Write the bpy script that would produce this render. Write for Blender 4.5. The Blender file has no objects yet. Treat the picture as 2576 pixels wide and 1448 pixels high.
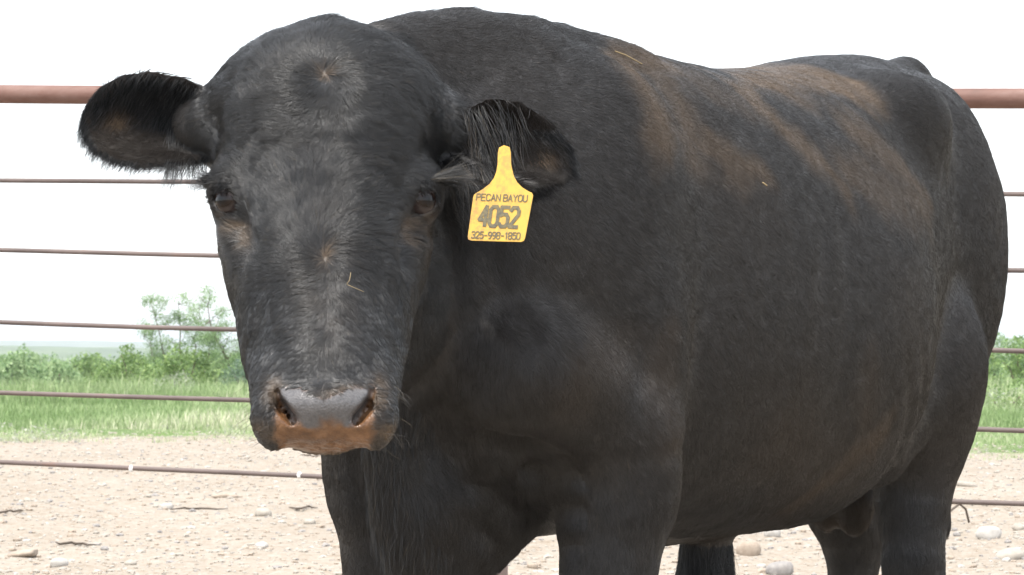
import bpy, bmesh, math, random
import numpy as np
from mathutils import Vector, Matrix

# ------------------------------------------------------------------ camera, sky, sun, exposure
C = bpy.context.scene
F = 7000.0            # focal length in units of a 2576 px wide frame
CAMZ = 0.93
PITCH = math.atan(146 / F)
cam_d = bpy.data.cameras.new('camera')
cam = bpy.data.objects.new('camera', cam_d)
C.collection.objects.link(cam)
cam.location = (0, 0, CAMZ)
cam.rotation_euler = (math.pi / 2 + PITCH, 0, 0)
cam_d.sensor_width = 36
cam_d.lens = 36 * F / 2576
cam_d.clip_start = 0.05
cam_d.clip_end = 20000
cam_d.dof.use_dof = True
cam_d.dof.focus_distance = 3.62
cam_d.dof.aperture_fstop = 36
C.camera = cam

SUN_EL, SUN_AZ = math.radians(66), math.radians(215)   # azimuth clockwise from +Y (view direction)
w = bpy.data.worlds.new('World'); C.world = w; w.use_nodes = True
nt = w.node_tree
sky = nt.nodes.new('ShaderNodeTexSky'); sky.sky_type = 'NISHITA'; sky.sun_disc = False
sky.sun_elevation = SUN_EL; sky.sun_rotation = SUN_AZ
sky.dust_density = 3.0; sky.air_density = 1.0; sky.ozone_density = 1.0
bg = nt.nodes['Background']; bg.inputs['Strength'].default_value = 0.15
mx = nt.nodes.new('ShaderNodeMix'); mx.data_type = 'RGBA'        # thin bright overcast over the clear sky
mx.inputs[0].default_value = .65; mx.inputs[7].default_value = (6.0, 6.15, 6.3, 1)
nt.links.new(sky.outputs[0], mx.inputs[6]); nt.links.new(mx.outputs[2], bg.inputs['Color'])
sl = bpy.data.lights.new('sun', 'SUN'); sl.energy = 2.3; sl.angle = math.radians(3); sl.color = (1, .96, .9)
so = bpy.data.objects.new('sun', sl); C.collection.objects.link(so)
sd = Vector((math.sin(SUN_AZ) * math.cos(SUN_EL), math.cos(SUN_AZ) * math.cos(SUN_EL), math.sin(SUN_EL)))
so.rotation_euler = sd.to_track_quat('Z', 'Y').to_euler(); so.location = sd * 30
C.view_settings.view_transform = 'Standard'; C.view_settings.look = 'None'
C.view_settings.exposure = 1.3; C.view_settings.gamma = 1
C.cycles.max_bounces = 6; C.cycles.transparent_max_bounces = 8
C.cycles.volume_bounces = 0
C.cycles.use_denoising = True
C.render.film_transparent = False

rng = np.random.default_rng(7)
R = random.Random(7)

# ------------------------------------------------------------------ helpers
def at(px, py, D):
    """point of the place at depth D seen at frame position (px, py) of a 2576 x 1448 frame"""
    x = (px - 1288) / F * D; u = (724 - py) / F * D
    c, s = math.cos(PITCH), math.sin(PITCH)
    return Vector((x, D * c - u * s, CAMZ + D * s + u * c))

def mesh_np(name, V, Fc, mat=None, parent=None, smooth=True, mats=None, midx=None):
    """V (n,3) array, Fc: (m,k) int array (k=3 or 4) or list of such"""
    V = np.asarray(V, np.float32)
    fl = Fc if isinstance(Fc, (list, tuple)) else [Fc]
    fl = [np.asarray(f, np.int32) for f in fl if len(f)]
    me = bpy.data.meshes.new(name)
    me.vertices.add(len(V)); me.vertices.foreach_set('co', V.ravel())
    nl = sum(f.size for f in fl); nf = sum(len(f) for f in fl)
    me.loops.add(nl); me.polygons.add(nf)
    me.loops.foreach_set('vertex_index', np.concatenate([f.ravel() for f in fl]))
    tot = np.concatenate([np.full(len(f), f.shape[1], np.int32) for f in fl])
    st = np.concatenate([[0], np.cumsum(tot)[:-1]]).astype(np.int32)
    me.polygons.foreach_set('loop_start', st); me.polygons.foreach_set('loop_total', tot)
    me.polygons.foreach_set('use_smooth', np.full(nf, smooth))
    for m in (mats or ([mat] if mat else [])): me.materials.append(m)
    if midx is not None: me.polygons.foreach_set('material_index', np.asarray(midx, np.int32))
    me.update(calc_edges=True); me.validate()
    o = bpy.data.objects.new(name, me); C.collection.objects.link(o)
    if parent: o.parent = parent
    return o

def fattr(o, name, vals):
    a = o.data.attributes.new(name, 'FLOAT', 'POINT'); a.data.foreach_set('value', np.asarray(vals, np.float32))

def tag(o, label=None, cat=None, group=None, kind=None):
    if label: o['label'] = label
    if cat: o['category'] = cat
    if group: o['group'] = group
    if kind: o['kind'] = kind
    return o

def empty(name, loc, rz=0):
    o = bpy.data.objects.new(name, None); C.collection.objects.link(o)
    o.location = loc; o.rotation_euler = (0, 0, rz); o.empty_display_size = .1
    return o

def _hash(i, j, k, s):
    n = (i * 374761393 + j * 668265263 + k * 2147483647 + s * 1274126177).astype(np.int64) & 0xffffffff
    n = ((n ^ (n >> 13)) * 1274126177) & 0xffffffff
    n = n ^ (n >> 16)
    return (n & 0xffff).astype(np.float32) / 32767.5 - 1

def noise(p, sc, seed=0):
    """value noise in -1..1 at points p (n,3), feature size 1/sc"""
    q = np.asarray(p, np.float64) * sc
    i0 = np.floor(q).astype(np.int64); f = (q - i0).astype(np.float32); f = f * f * (3 - 2 * f)
    r = 0
    for a in (0, 1):
        for b in (0, 1):
            for c in (0, 1):
                wgt = (f[..., 0] if a else 1 - f[..., 0]) * (f[..., 1] if b else 1 - f[..., 1]) * (f[..., 2] if c else 1 - f[..., 2])
                r = r + wgt * _hash(i0[..., 0] + a, i0[..., 1] + b, i0[..., 2] + c, seed)
    return r

def sst(a, b, x):
    t = np.clip((x - a) / (b - a), 0, 1); return t * t * (3 - 2 * t)

def tube(pts, rad, n=10, caps=True):
    """verts, faces of a tube through pts with radius per point"""
    P = np.array([tuple(p) for p in pts], float); m = len(P)
    rad = np.full(m, rad, float) if np.isscalar(rad) else np.asarray(rad, float)
    T = np.gradient(P, axis=0); T /= np.linalg.norm(T, axis=1)[:, None] + 1e-12
    up = np.array([0, 0, 1.0]) if abs(T[0][2]) < .9 else np.array([1.0, 0, 0])
    V = []
    a = np.linspace(0, 2 * math.pi, n, endpoint=False)
    for i in range(m):
        s = np.cross(up, T[i]); s /= np.linalg.norm(s) + 1e-12; b = np.cross(T[i], s); up = b if m > 2 else up
        V.append(P[i] + rad[i] * (np.cos(a)[:, None] * s + np.sin(a)[:, None] * b))
    V = np.concatenate(V)
    i, j = np.meshgrid(np.arange(m - 1), np.arange(n), indexing='ij'); j2 = (j + 1) % n
    Q = np.stack([i * n + j, i * n + j2, (i + 1) * n + j2, (i + 1) * n + j], -1).reshape(-1, 4)
    fs = [Q]
    if caps:
        V = np.concatenate([V, P[:1], P[-1:]]); c0 = m * n
        k = np.arange(n); k2 = (k + 1) % n
        fs.append(np.concatenate([np.stack([k2, k, np.full(n, c0)], -1),
                                  np.stack([(m - 1) * n + k, (m - 1) * n + k2, np.full(n, c0 + 1)], -1)]))
    return V, fs

def join(parts):
    """parts: list of (V, [face arrays]) -> one V, merged list"""
    Vs, out, off = [], {}, 0
    for V, fs in parts:
        Vs.append(V)
        for f in (fs if isinstance(fs, list) else [fs]):
            out.setdefault(f.shape[1], []).append(f + off)
        off += len(V)
    return np.concatenate(Vs), [np.concatenate(v) for v in out.values()]

# ------------------------------------------------------------------ materials
def new_mat(name):
    m = bpy.data.materials.new(name); m.use_nodes = True
    return m, m.node_tree, m.node_tree.nodes['Principled BSDF']

def N(nt, typ, **kw):
    n = nt.nodes.new(typ)
    for k, v in kw.items():
        if k.startswith('i_'):
            key = k[2:]; key = int(key) if key.isdigit() else key.replace('_', ' ')
            n.inputs[key].default_value = v
        else: setattr(n, k, v)
    return n

def ramp(nt, fac, stops):
    r = nt.nodes.new('ShaderNodeValToRGB'); e = r.color_ramp.elements
    while len(e) < len(stops): e.new(.5)
    for el, (p, c) in zip(e, stops): el.position = p; el.color = (*c, 1)
    nt.links.new(fac, r.inputs[0]); return r.outputs[0]

def mixc(nt, fac, a, b, mode='MIX'):
    m = nt.nodes.new('ShaderNodeMix'); m.data_type = 'RGBA'; m.blend_type = mode
    for sock, v in ((m.inputs[0], fac), (m.inputs[6], a), (m.inputs[7], b)):
        if hasattr(v, 'links'): nt.links.new(v, sock)
        elif isinstance(v, (int, float)): sock.default_value = v
        else: sock.default_value = (*v, 1)
    return m.outputs[2]

def noise_n(nt, scale, detail=4, rough=.6, coord=None):
    n = N(nt, 'ShaderNodeTexNoise'); n.inputs['Scale'].default_value = scale
    n.inputs['Detail'].default_value = detail; n.inputs['Roughness'].default_value = rough
    if coord is None: coord = N(nt, 'ShaderNodeTexCoord').outputs['Object']
    nt.links.new(coord, n.inputs['Vector']); return n.outputs[0]

def attr(nt, name): return N(nt, 'ShaderNodeAttribute', attribute_name=name).outputs['Fac']

def bump(nt, bsdf, h, strength=.3, dist=.01):
    b = N(nt, 'ShaderNodeBump'); b.inputs['Strength'].default_value = strength; b.inputs['Distance'].default_value = dist
    nt.links.new(h, b.inputs['Height']); nt.links.new(b.outputs[0], bsdf.inputs['Normal'])
QUAL = (.0036, .008)        # cell size of the body surface: fine at the head, coarse elsewhere
HQ = 1.6                    # hair density
HAZE = .0003
# ------------------------------------------------------------------ the bull: one surface from a distance field
BO = np.array([-.047, 4.05, 0]); BU = np.array([.485, .875, 0]); BU /= np.linalg.norm(BU)
BV = np.array([BU[1], -BU[0], 0])
def Bp(t, v, z): return BO + BU * t + BV * v + np.array([0, 0, z])     # along the body (backwards), to its left, up
def tvz(p):
    q = p - BO; return q @ BU, q @ BV, p[..., 2]

def smin(a, b, k):
    h = np.clip(.5 + .5 * (b - a) / k, 0, 1); return b + (a - b) * h - k * h * (1 - h)
def smax(a, b, k): return -smin(-a, -b, k)

def table(xs, rows, n=400, blur=9):
    xs = np.array(xs, float); g = np.linspace(xs[0], xs[-1], n); out = []
    ker = np.exp(-.5 * (np.arange(-3 * blur, 3 * blur + 1) / blur) ** 2); ker /= ker.sum()
    for r in rows:
        y = np.interp(g, xs, r)
        yp = np.concatenate([2 * y[0] - y[1:3 * blur + 1][::-1], y, 2 * y[-1] - y[-3 * blur - 1:-1][::-1]])
        out.append(np.convolve(yp, ker, 'valid'))
    return g, out

#        t      top    bottom  half width
TORSO = [(-.36, 1.22, 1.08, .04), (-.32, 1.27, .99, .065), (-.27, 1.32, .89, .095), (-.20, 1.358, .79, .14), (-.08, 1.390, .685, .205),
         (.08, 1.415, .645, .26), (.26, 1.405, .65, .305), (.45, 1.395, .625, .335), (.68, 1.392, .61, .35), (.88, 1.409, .622, .348),
         (1.02, 1.425, .665, .325), (1.12, 1.443, .715, .295), (1.26, 1.468, .82, .265), (1.40, 1.482, .89, .25), (1.56, 1.485, .96, .21),
         (1.68, 1.45, 1.03, .15), (1.76, 1.36, 1.12, .06)]
TORSO = np.array(TORSO)
TG, (T_TOP, T_BOT, T_HW) = table(TORSO[:, 0], TORSO[:, 1:].T)

def f_torso(p):
    t, v, z = tvz(p)
    tc = np.clip(t, TG[0], TG[-1])
    top = np.interp(tc, TG, T_TOP); bot = np.interp(tc, TG, T_BOT); hw = np.interp(tc, TG, T_HW)
    zc = (top + bot) / 2; hz = (top - bot) / 2; q = (z - zc) / hz
    hw = hw * (1 - .10 * np.clip(q, -1, 1.2) - .03)
    n = 2.25
    r = (np.abs(v / hw) ** n + np.abs(q) ** n) ** (1 / n)
    d = (r - 1) * np.minimum(hw, hz)
    over = np.maximum(TG[0] - t, 0) + np.maximum(t - TG[-1], 0)
    return np.where(over > 0, np.sqrt(np.maximum(d, 0) ** 2 + over ** 2), d)

def cone(a, b, ra, rb, sv=1.0):
    a = np.array(a, float); b = np.array(b, float)
    def f(p):
        q = p - a
        if sv != 1:                       # squeeze across the body
            vv = q @ BV; q = q + (vv * (1 / sv - 1))[..., None] * BV
            ab0 = b - a; ab_ = ab0 + (ab0 @ BV) * (1 / sv - 1) * BV
        else: ab_ = b - a
        h = np.clip((q @ ab_) / (ab_ @ ab_), 0, 1)
        return (np.linalg.norm(q - h[..., None] * ab_, axis=-1) - (ra + (rb - ra) * h)) * min(1, sv if sv != 1 else 1)
    r = max(ra, rb) * max(1, sv) + .005
    return f, np.minimum(a, b) - r, np.maximum(a, b) + r

def ell(c, rad, rot=None, body=True):
    """ellipsoid; axes along the body frame (t, v, z) unless body=False (world axes); rot: extra 3x3"""
    c = np.array(c, float); rad = np.array(rad, float)
    A = np.stack([BU, BV, [0, 0, 1.0]]) if body else np.eye(3)
    if rot is not None: A = np.array(rot) @ A
    def f(p):
        q = (p - c) @ A.T
        k0 = np.linalg.norm(q / rad, axis=-1); k1 = np.linalg.norm(q / rad ** 2, axis=-1) + 1e-9
        return k0 * (k0 - 1) / k1
    r = np.abs(A.T) @ rad + .005
    return f, c - r, c + r

def rotm(ax, deg):
    return np.array(Matrix.Rotation(math.radians(deg), 3, ax))

def HX(y, D=None):                                             # middle of the head; the face is turned four degrees towards the camera
    D0 = np.interp(y, [40, 500, 1050], [3.72, 3.555, 3.385]); D = D0 if D is None else D
    return np.interp(y, [40, 500, 1050], [-.249, -.2385, -.2280]) * (D / D0)
HS = 3.55 / F        # metres per head unit
def hz_(y): return CAMZ + (870 - y) * HS                      # head chart: y runs down the face
def hp(x, y, D): return np.array([HX(y, D) + x * HS, D, hz_(y)])    # x across the face from its middle
#       y    half w  front   back  exponent
HEAD = [(2, 20, 3.745, 3.785, 2.0), (12, 64, 3.73, 3.80, 2.0), (30, 122, 3.705, 3.84, 2.0), (50, 172, 3.685, 3.87, 2.1), (84, 222, 3.662, 3.90, 2.2), (124, 266, 3.64, 3.93, 2.25),
        (172, 292, 3.622, 3.95, 2.3), (215, 300, 3.605, 3.96, 2.3),
        (300, 292, 3.58, 3.97, 2.3), (400, 282, 3.565, 3.97, 2.3), (500, 262, 3.555, 3.92, 2.15), (600, 246, 3.532, 3.86, 2.0), (700, 222, 3.505, 3.79, 1.95),
        (800, 204, 3.475, 3.73, 1.95), (880, 192, 3.445, 3.70, 2.0), (950, 186, 3.412, 3.64, 2.3), (1000, 180, 3.392, 3.60, 2.6), (1050, 174, 3.38, 3.57, 2.8),
        (1078, 158, 3.385, 3.55, 2.7), (1102, 132, 3.395, 3.53, 2.5), (1118, 100, 3.415, 3.51, 2.3), (1131, 44, 3.44, 3.48, 2.0)]
HEAD = np.array(HEAD)
HG, (H_W, H_F, H_B, H_N) = table(HEAD[:, 0], HEAD[:, 1:].T, n=600, blur=7)

def head_chart(p):
    y = 870 - (p[..., 2] - CAMZ) / HS
    return (p[..., 0] - HX(y, p[..., 1])) / HS, y, p[..., 1]

def f_head(p):
    x, y, D = head_chart(p)
    yc = np.clip(y, HG[0], HG[-1])
    hw = np.interp(yc, HG, H_W) * HS; fr = np.interp(yc, HG, H_F); bk = np.interp(yc, HG, H_B); n = np.interp(yc, HG, H_N)
    hd = (bk - fr) / 2; q = (D - (fr + bk) / 2) / hd
    r = (np.abs(x * HS / hw) ** n + np.abs(q) ** n) ** (1 / n)
    d = (r - 1) * np.minimum(hw, hd)
    over = (np.maximum(HG[0] - y, 0) + np.maximum(y - HG[-1], 0)) * HS
    return np.where(over > 0, np.sqrt(np.maximum(d, 0) ** 2 + over ** 2), d)

def ear(base, tip, up, rw, rt, blunt=False):
    """leaf shaped ear, cupped towards n"""
    base = np.array(base); tip = np.array(tip); L = np.linalg.norm(tip - base); a = (tip - base) / L
    up = np.array(up, float); up -= a * (up @ a); up /= np.linalg.norm(up); n = np.cross(a, up)
    if n[1] > 0: n = -n                              # opening looks to the camera side
    c = (base + tip) / 2
    def f(p):
        q = p - base; s = (q @ a) / L; b = q @ up; d = q @ n
        sc = np.clip(s, 0, 1)
        wd = rw * np.interp(sc, [0, .12, .3, .55, .75, .9, .97, 1], [.42, .64, .90, 1.0, .92, .68, .42, .18] if blunt else [.42, .64, .90, 1.0, .83, .50, .28, .08])
        cup = .068 * (np.clip(b / rw, -1.3, 1.3) ** 2) * (1 - .6 * sc)          # edges bend forward
        dd = d - cup + .012 * (1 - sc)
        th = rt * (1.35 - .6 * sc)
        body = np.hypot(np.maximum(np.abs(b) - (wd - th), 0), dd) - th
        over = (np.maximum(-s, 0) + np.maximum(s - 1, 0)) * L
        return np.where(over > 0, np.sqrt(np.maximum(body, 0) ** 2 + over ** 2), body)
    r = rw + .05
    return f, np.minimum(base, tip) - r, np.maximum(base, tip) + r

# list of (op, (f, lo, hi), blend)
OPS = []
def U(prim, k=.04): OPS.append(('u', prim, k))
def S(prim, k=.01): OPS.append(('s', prim, k))
big = 10.0
U((f_torso, Bp(.6, 0, 0) * 0 + np.array([-.9, 3.2, .4]), np.array([1.5, 6, 1.7])), .01)
# neck: crest and throat
U(cone(Bp(.0, 0, 1.22), Bp(-.16, -.01, 1.20), .165, .12), .05)
U(cone(Bp(-.16, -.01, 1.20), Bp(-.30, -.03, 1.18), .11, .08), .04)
U(cone(Bp(.0, 0, .98), Bp(-.22, .0, .98), .18, .11), .06)
U(ell(Bp(-.09, .115, 1.05), (.13, .11, .21)), .09)
U(ell(Bp(-.09, -.10, 1.06), (.13, .11, .20)), .08)
U(cone(Bp(-.08, 0, 1.315), Bp(-.27, 0, 1.305), .075, .062), .05)
# dewlap and brisket
U(cone(Bp(-.28, .0, .90), Bp(-.20, .0, .66), .05, .05, .6), .04)
U(cone(Bp(-.17, .0, .71), Bp(.0, -.01, .68), .06, .075), .05)
U(cone(Bp(-.12, .0, .64), Bp(-.02, -.015, .64), .045, .045, .9), .04)
# shoulders
for s in (1, -1):
    U(ell(Bp(.06, s * .15, 1.07), (.16, .12, .26), rotm('Y', -12)), .06)
    U(cone(Bp(-.15 if s > 0 else -.08, s * .15, .90 if s > 0 else .97), Bp(.05, s * .18, .82), .105 if s > 0 else .08, .10 if s > 0 else .07), .03)
    U(ell(Bp(.07, s * .205, .93), (.11, .085, .20), rotm('Y', 8)), .02)
    # hooks and rump
    U(ell(Bp(1.22, s * .19, 1.34), (.10, .07, .07)), .09)
    U(ell(Bp(1.60, s * .085, 1.36), (.08, .05, .06)), .06)
U(ell(Bp(1.70, 0, 1.435), (.13, .045, .07), rotm('Y', 10)), .04)             # tail head
U(cone(Bp(1.80, 0, 1.42), Bp(1.90, 0, 1.22), .045, .032), .03)
U(cone(Bp(1.90, 0, 1.22), Bp(1.93, .0, .55), .030, .014), .02)
# barrel
U(ell(Bp(.80, .13, .95), (.36, .225, .315)), .04)
U(ell(Bp(.80, -.13, .95), (.36, .225, .315)), .04)
# fore legs
def foreleg(s, t0, v0, t1, v1):
    U(cone(Bp(t0, v0, .80), Bp(t0 + .01, v0, .72), .095, .086), .03)
    U(cone(Bp(t0 + .01, v0, .74), Bp(t1, v1, .43), .084, .052), .025)
    U(ell(Bp(t1, v1, .41), (.055, .056, .075)), .02)
    U(cone(Bp(t1, v1, .40), Bp(t1 + .01, v1, .16), .043, .036), .02)
    U(ell(Bp(t1 - .005, v1, .14), (.052, .05, .05)), .02)
    U(cone(Bp(t1 - .01, v1, .12), Bp(t1 - .05, v1, .05), .042, .056), .02)
foreleg(1, .035, .20, .0, .19)
foreleg(-1, .02, -.178, .02, -.16)
# hind legs
def hindleg(s, th, vh, tf):
    U(ell(Bp(1.485, s * .14, 1.11), (.215, .13, .30), rotm('Y', 4)), .05)
    U(ell(Bp(1.60, s * .10, 1.27), (.12, .08, .14)), .07)
    U(cone(Bp(1.58, s * .12, 1.18), Bp(th + .14, s * .14, .82), .10, .08), .06)
    U(ell(Bp((1.38 + th) / 2 - .02, s * .19, .86), (.13, .10, .17), rotm('Y', -14 if s > 0 else -25)), .06)
    U(cone(Bp((1.40 + th) / 2, s * .17, .84), Bp(th, vh, .56), .12 if s > 0 else .15, .062 if s > 0 else .08, .85), .05)
    U(ell(Bp(th + .01, vh, .52), (.075, .05, .085)), .02)
    U(cone(Bp(th + .035, vh, .60), Bp(th + .05, vh, .56), .03, .03), .03)
    U(cone(Bp(th + .01, vh, .50), Bp(tf, vh, .17), .05, .04), .02)
    U(ell(Bp(tf, vh, .15), (.055, .052, .055)), .02)
    U(cone(Bp(tf - .01, vh, .13), Bp(tf - .06, vh, .05), .044, .058), .02)
hindleg(1, 1.26, .185, 1.22)
hindleg(-1, 1.80, -.15, 1.74)
# flank fold, sheath
U(cone(Bp(1.05, .20, .74), Bp(1.30, .20, .92), .05, .09), .07)
U(cone(Bp(1.05, -.20, .74), Bp(1.30, -.20, .92), .05, .09), .07)
U(cone(Bp(.62, 0, .67), Bp(.95, 0, .71), .05, .06), .05)
U(cone(Bp(.74, .02, .64), Bp(.715, .02, .44), .046, .026), .02)
U(cone(Bp(1.37, .0, .86), Bp(1.375, .0, .72), .06, .05), .04)
U(ell(Bp(1.375, .028, .648), (.054, .038, .074), rotm('Y', -6)), .015)
U(ell(Bp(1.38, -.026, .653), (.054, .038, .074), rotm('Y', -6)), .015)
# head
U((f_head, np.array([-.47, 3.33, .76]), np.array([-.03, 4.02, 1.42])), .018)
for s in (1, -1):
    U(ell(hp(s * 234, 468, 3.655), (.032, .040, .034), body=False), .03)     # brow over the eye
    U(ell(hp(s * 146, 760, 3.61), (.025, .08, .09), body=False), .05)        # cheek
    U(ell(hp(s * 164, 610, 3.70), (.040, .085, .10), body=False), .05)        # jaw muscle
    U(ell(hp(s * 122, 1050, 3.425), (.026, .035, .038), body=False), .02)    # nostril wing
    U(cone(hp(s * 262, 285, 3.76), hp(s * 318, 285, 3.76), .048, .044), .04) # root of the ear
U(cone(hp(0, 560, 3.605), hp(0, 930, 3.480), .060, .058), .06)              # bridge of the nose
U(ell(hp(0, 1012, 3.402), (.050, .030, .026), body=False), .012)             # nose pad
EARS = [ear(hp(-262, 292, 3.76), hp(-644, 266, 3.75), (0.0, .1, 1), .065, .008, True),
        ear(hp(312, 318, 3.75), hp(640, 418, 3.67), (.25, .25, 1), .068, .008)]
for e in EARS: U(e, .012)
# carving: eye sockets, hollow in front of the eye, nostrils, mouth
EYE_R = .0212
EYES = [hp(s * 243, 497, 3.631) for s in (-1, 1)]
for s, e in zip((-1, 1), EYES):
    U(ell(e + np.array([-s * .004, .008, 0]), (.029, .028, .028), body=False), .012)
    S(ell(e + np.array([s * .006, -.012, -.001]), (.0212, .024, .0120), rotm('Y', s * 33), body=False), .006)
    S(cone(hp(s * 206, 560, 3.60), hp(s * 180, 640, 3.56), .009, .010), .03)
    S(cone(hp(s * 116, 978, 3.412), hp(s * 110, 1012, 3.396), .004, .0065), .004)
    S(cone(hp(s * 111, 1008, 3.398), hp(s * 66, 1060, 3.376), .0080, .0090), .004)
    S(cone(hp(s * 106, 1016, 3.412), hp(s * 76, 1052, 3.400), .0085, .0100), .004)
    S(cone(hp(s * 102, 1022, 3.432), hp(s * 84, 1044, 3.425), .0080, .0085), .004)
S(cone(Bp(-.13, -.19, .82), Bp(-.06, -.10, .59), .018, .028), .04)          # between brisket and far leg
S(cone(Bp(-.07, .12, .76), Bp(-.04, .115, .62), .012, .018), .035)          # armpit
S(cone(Bp(-.185, .085, .94), Bp(-.16, .135, .81), .004, .010), .05)         # in front of the shoulder point
S(cone(Bp(-.16, .135, .81), Bp(-.115, .17, .755), .014, .012), .05)
S(cone(Bp(.145, .30, .96), Bp(.12, .27, .78), .006, .012), .03)             # behind the elbow
S(cone(hp(-105, 1110, 3.415), hp(0, 1117, 3.402), .0035, .0055), .004)
S(cone(hp(105, 1110, 3.415), hp(0, 1117, 3.402), .0035, .0055), .004)

def sdf(p, box=None):
    """field at points p (n,3)"""
    d = np.full(p.shape[:-1], 1.0)
    for op, (f, lo, hi), k in OPS:
        m = np.all((p > lo - k * 1.2 - .01) & (p < hi + k * 1.2 + .01), axis=-1)
        if not m.any(): continue
        v = f(p[m])
        d[m] = smin(d[m], v, k) if op == 'u' else smax(d[m], -v, k)
    return d

def sdf_grid(ax):
    X, Y, Z = ax; d = np.full((len(X), len(Y), len(Z)), 1.0, np.float32)
    for op, (f, lo, hi), k in OPS:
        sl = []
        for a, l, h in zip(ax, lo - k * 1.2 - .01, hi + k * 1.2 + .01):
            i0 = np.searchsorted(a, l); i1 = np.searchsorted(a, h); sl.append(slice(i0, i1))
        if any(s.stop <= s.start for s in sl): continue
        for i in range(sl[0].start, sl[0].stop, 24):
            sx = slice(i, min(i + 24, sl[0].stop))
            g = np.stack(np.meshgrid(X[sx], Y[sl[1]], Z[sl[2]], indexing='ij'), -1)
            v = f(g); t = (sx, sl[1], sl[2])
            d[t] = smin(d[t], v, k) if op == 'u' else smax(d[t], -v, k)
    return d

def surface_nets(ax, d):
    X, Y, Z = ax; s = d < 0
    nx, ny, nz = d.shape
    c = np.zeros((nx - 1, ny - 1, nz - 1), np.uint8)
    for a in (0, 1):
        for b in (0, 1):
            for e in (0, 1): c += s[a:nx - 1 + a, b:ny - 1 + b, e:nz - 1 + e]
    act = (c > 0) & (c < 8)
    I, J, K = np.nonzero(act); idx = np.full(act.shape, -1, np.int32); idx[I, J, K] = np.arange(len(I))
    acc = np.zeros((len(I), 3)); cnt = np.zeros(len(I))
    cor = [(a, b, e) for a in (0, 1) for b in (0, 1) for e in (0, 1)]
    for c0 in cor:
        for axis in range(3):
            if c0[axis]: continue
            c1 = list(c0); c1[axis] = 1
            d0 = d[I + c0[0], J + c0[1], K + c0[2]]; d1 = d[I + c1[0], J + c1[1], K + c1[2]]
            m = (d0 < 0) != (d1 < 0); t = np.where(m, d0 / np.where(m, d0 - d1, 1), 0)
            P0 = np.stack([X[I + c0[0]], Y[J + c0[1]], Z[K + c0[2]]], -1)
            P1 = np.stack([X[I + c1[0]], Y[J + c1[1]], Z[K + c1[2]]], -1)
            acc += np.where(m[:, None], P0 + (P1 - P0) * t[:, None], 0); cnt += m
    V = acc / cnt[:, None]
    Q = []
    for axis in range(3):
        a0 = [slice(1, n - 1) for n in d.shape]; a0[axis] = slice(0, d.shape[axis] - 1)
        a1 = list(a0); a1[axis] = slice(1, d.shape[axis])
        s0 = s[tuple(a0)]; s1 = s[tuple(a1)]
        i = np.nonzero(s0 != s1); flip = s0[i]
        g = [i[q] + (0 if q == axis else 1) for q in range(3)]
        b, e = [(1, 2), (2, 0), (0, 1)][axis]
        def cell(db, de):
            h = [g[0], g[1], g[2]]; h[b] = h[b] - db; h[e] = h[e] - de; return idx[h[0], h[1], h[2]]
        q = np.stack([cell(1, 1), cell(0, 1), cell(0, 0), cell(1, 0)], -1)
        q[~flip] = q[~flip][:, ::-1]; Q.append(q)
    return V, np.concatenate(Q)

def axis(lo, hi, dense, fine, coarse):
    a = [lo]
    while a[-1] < hi:
        m = min(max(dense[0] - a[-1], a[-1] - dense[1], 0) / .06, 1)
        a.append(a[-1] + fine + (coarse - fine) * m)
    return np.array(a)
FINE, COARSE = QUAL
ax = (axis(-.62, 1.12, (-.59, .06), FINE, COARSE), axis(3.33, 5.95, (3.35, 3.83), FINE, COARSE), axis(-.02, 1.58, (.78, 1.40), FINE, COARSE))
dgrid = sdf_grid(ax)
BVts, BQ = surface_nets(ax, dgrid)
def grad(p, e=.003):
    g = np.stack([sdf(p + dv) - sdf(p - dv) for dv in np.eye(3) * e], -1)
    return g / (np.linalg.norm(g, axis=1)[:, None] + 1e-9)
# relax on the surface
def neigh_avg(V, Q):
    a = np.zeros_like(V); c = np.zeros(len(V))
    for i in range(4):
        for j in ((i + 1) % 4, (i + 3) % 4):
            np.add.at(a, Q[:, i], V[Q[:, j]]); np.add.at(c, Q[:, i], 1)
    return a / np.maximum(c, 1)[:, None]
for it in range(3): BVts = BVts + .5 * (neigh_avg(BVts, BQ) - BVts)
print('bull verts', len(BVts), 'grid', dgrid.shape)
# ------------------------------------------------------------------ folds of skin, masks of colour
def vnormals(V, Q):
    n = np.cross(V[Q[:, 2]] - V[Q[:, 0]], V[Q[:, 3]] - V[Q[:, 1]])
    a = np.zeros_like(V)
    for i in range(4): np.add.at(a, Q[:, i], n)
    return a / (np.linalg.norm(a, axis=1)[:, None] + 1e-12)
VN = vnormals(BVts, BQ)
hx, hy, hD = head_chart(BVts)
HEADM = ((hD < 3.80) & (hy < 1150) & (np.abs(hx) < 330)).astype(float) * (1 - sst(3.70, 3.80, hD))
def on_head(p):
    x, y, D = head_chart(p)
    return (1 - sst(3.70, 3.84, D)) * (y < 1160) * (1 - sst(305, 365, np.abs(x)))
tt, vv, zz = tvz(BVts)
disp = .0018 * noise(BVts, 11, 3) * (1 - HEADM) + .0005 * noise(BVts, 45, 5)
# upright wrinkles of the neck behind the jaw
wr = (np.clip(1 - np.abs((tt + .33) / .17), 0, 1)) * np.clip(1 - np.abs((zz - 1.02) / .30), 0, 1) * (vv > .03) * (1 - HEADM)
disp += wr * .0075 * np.sin((tt * 1.0 + .05 * zz) * 2 * math.pi / .042 + 1.5 * noise(BVts, 6, 9))
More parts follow.
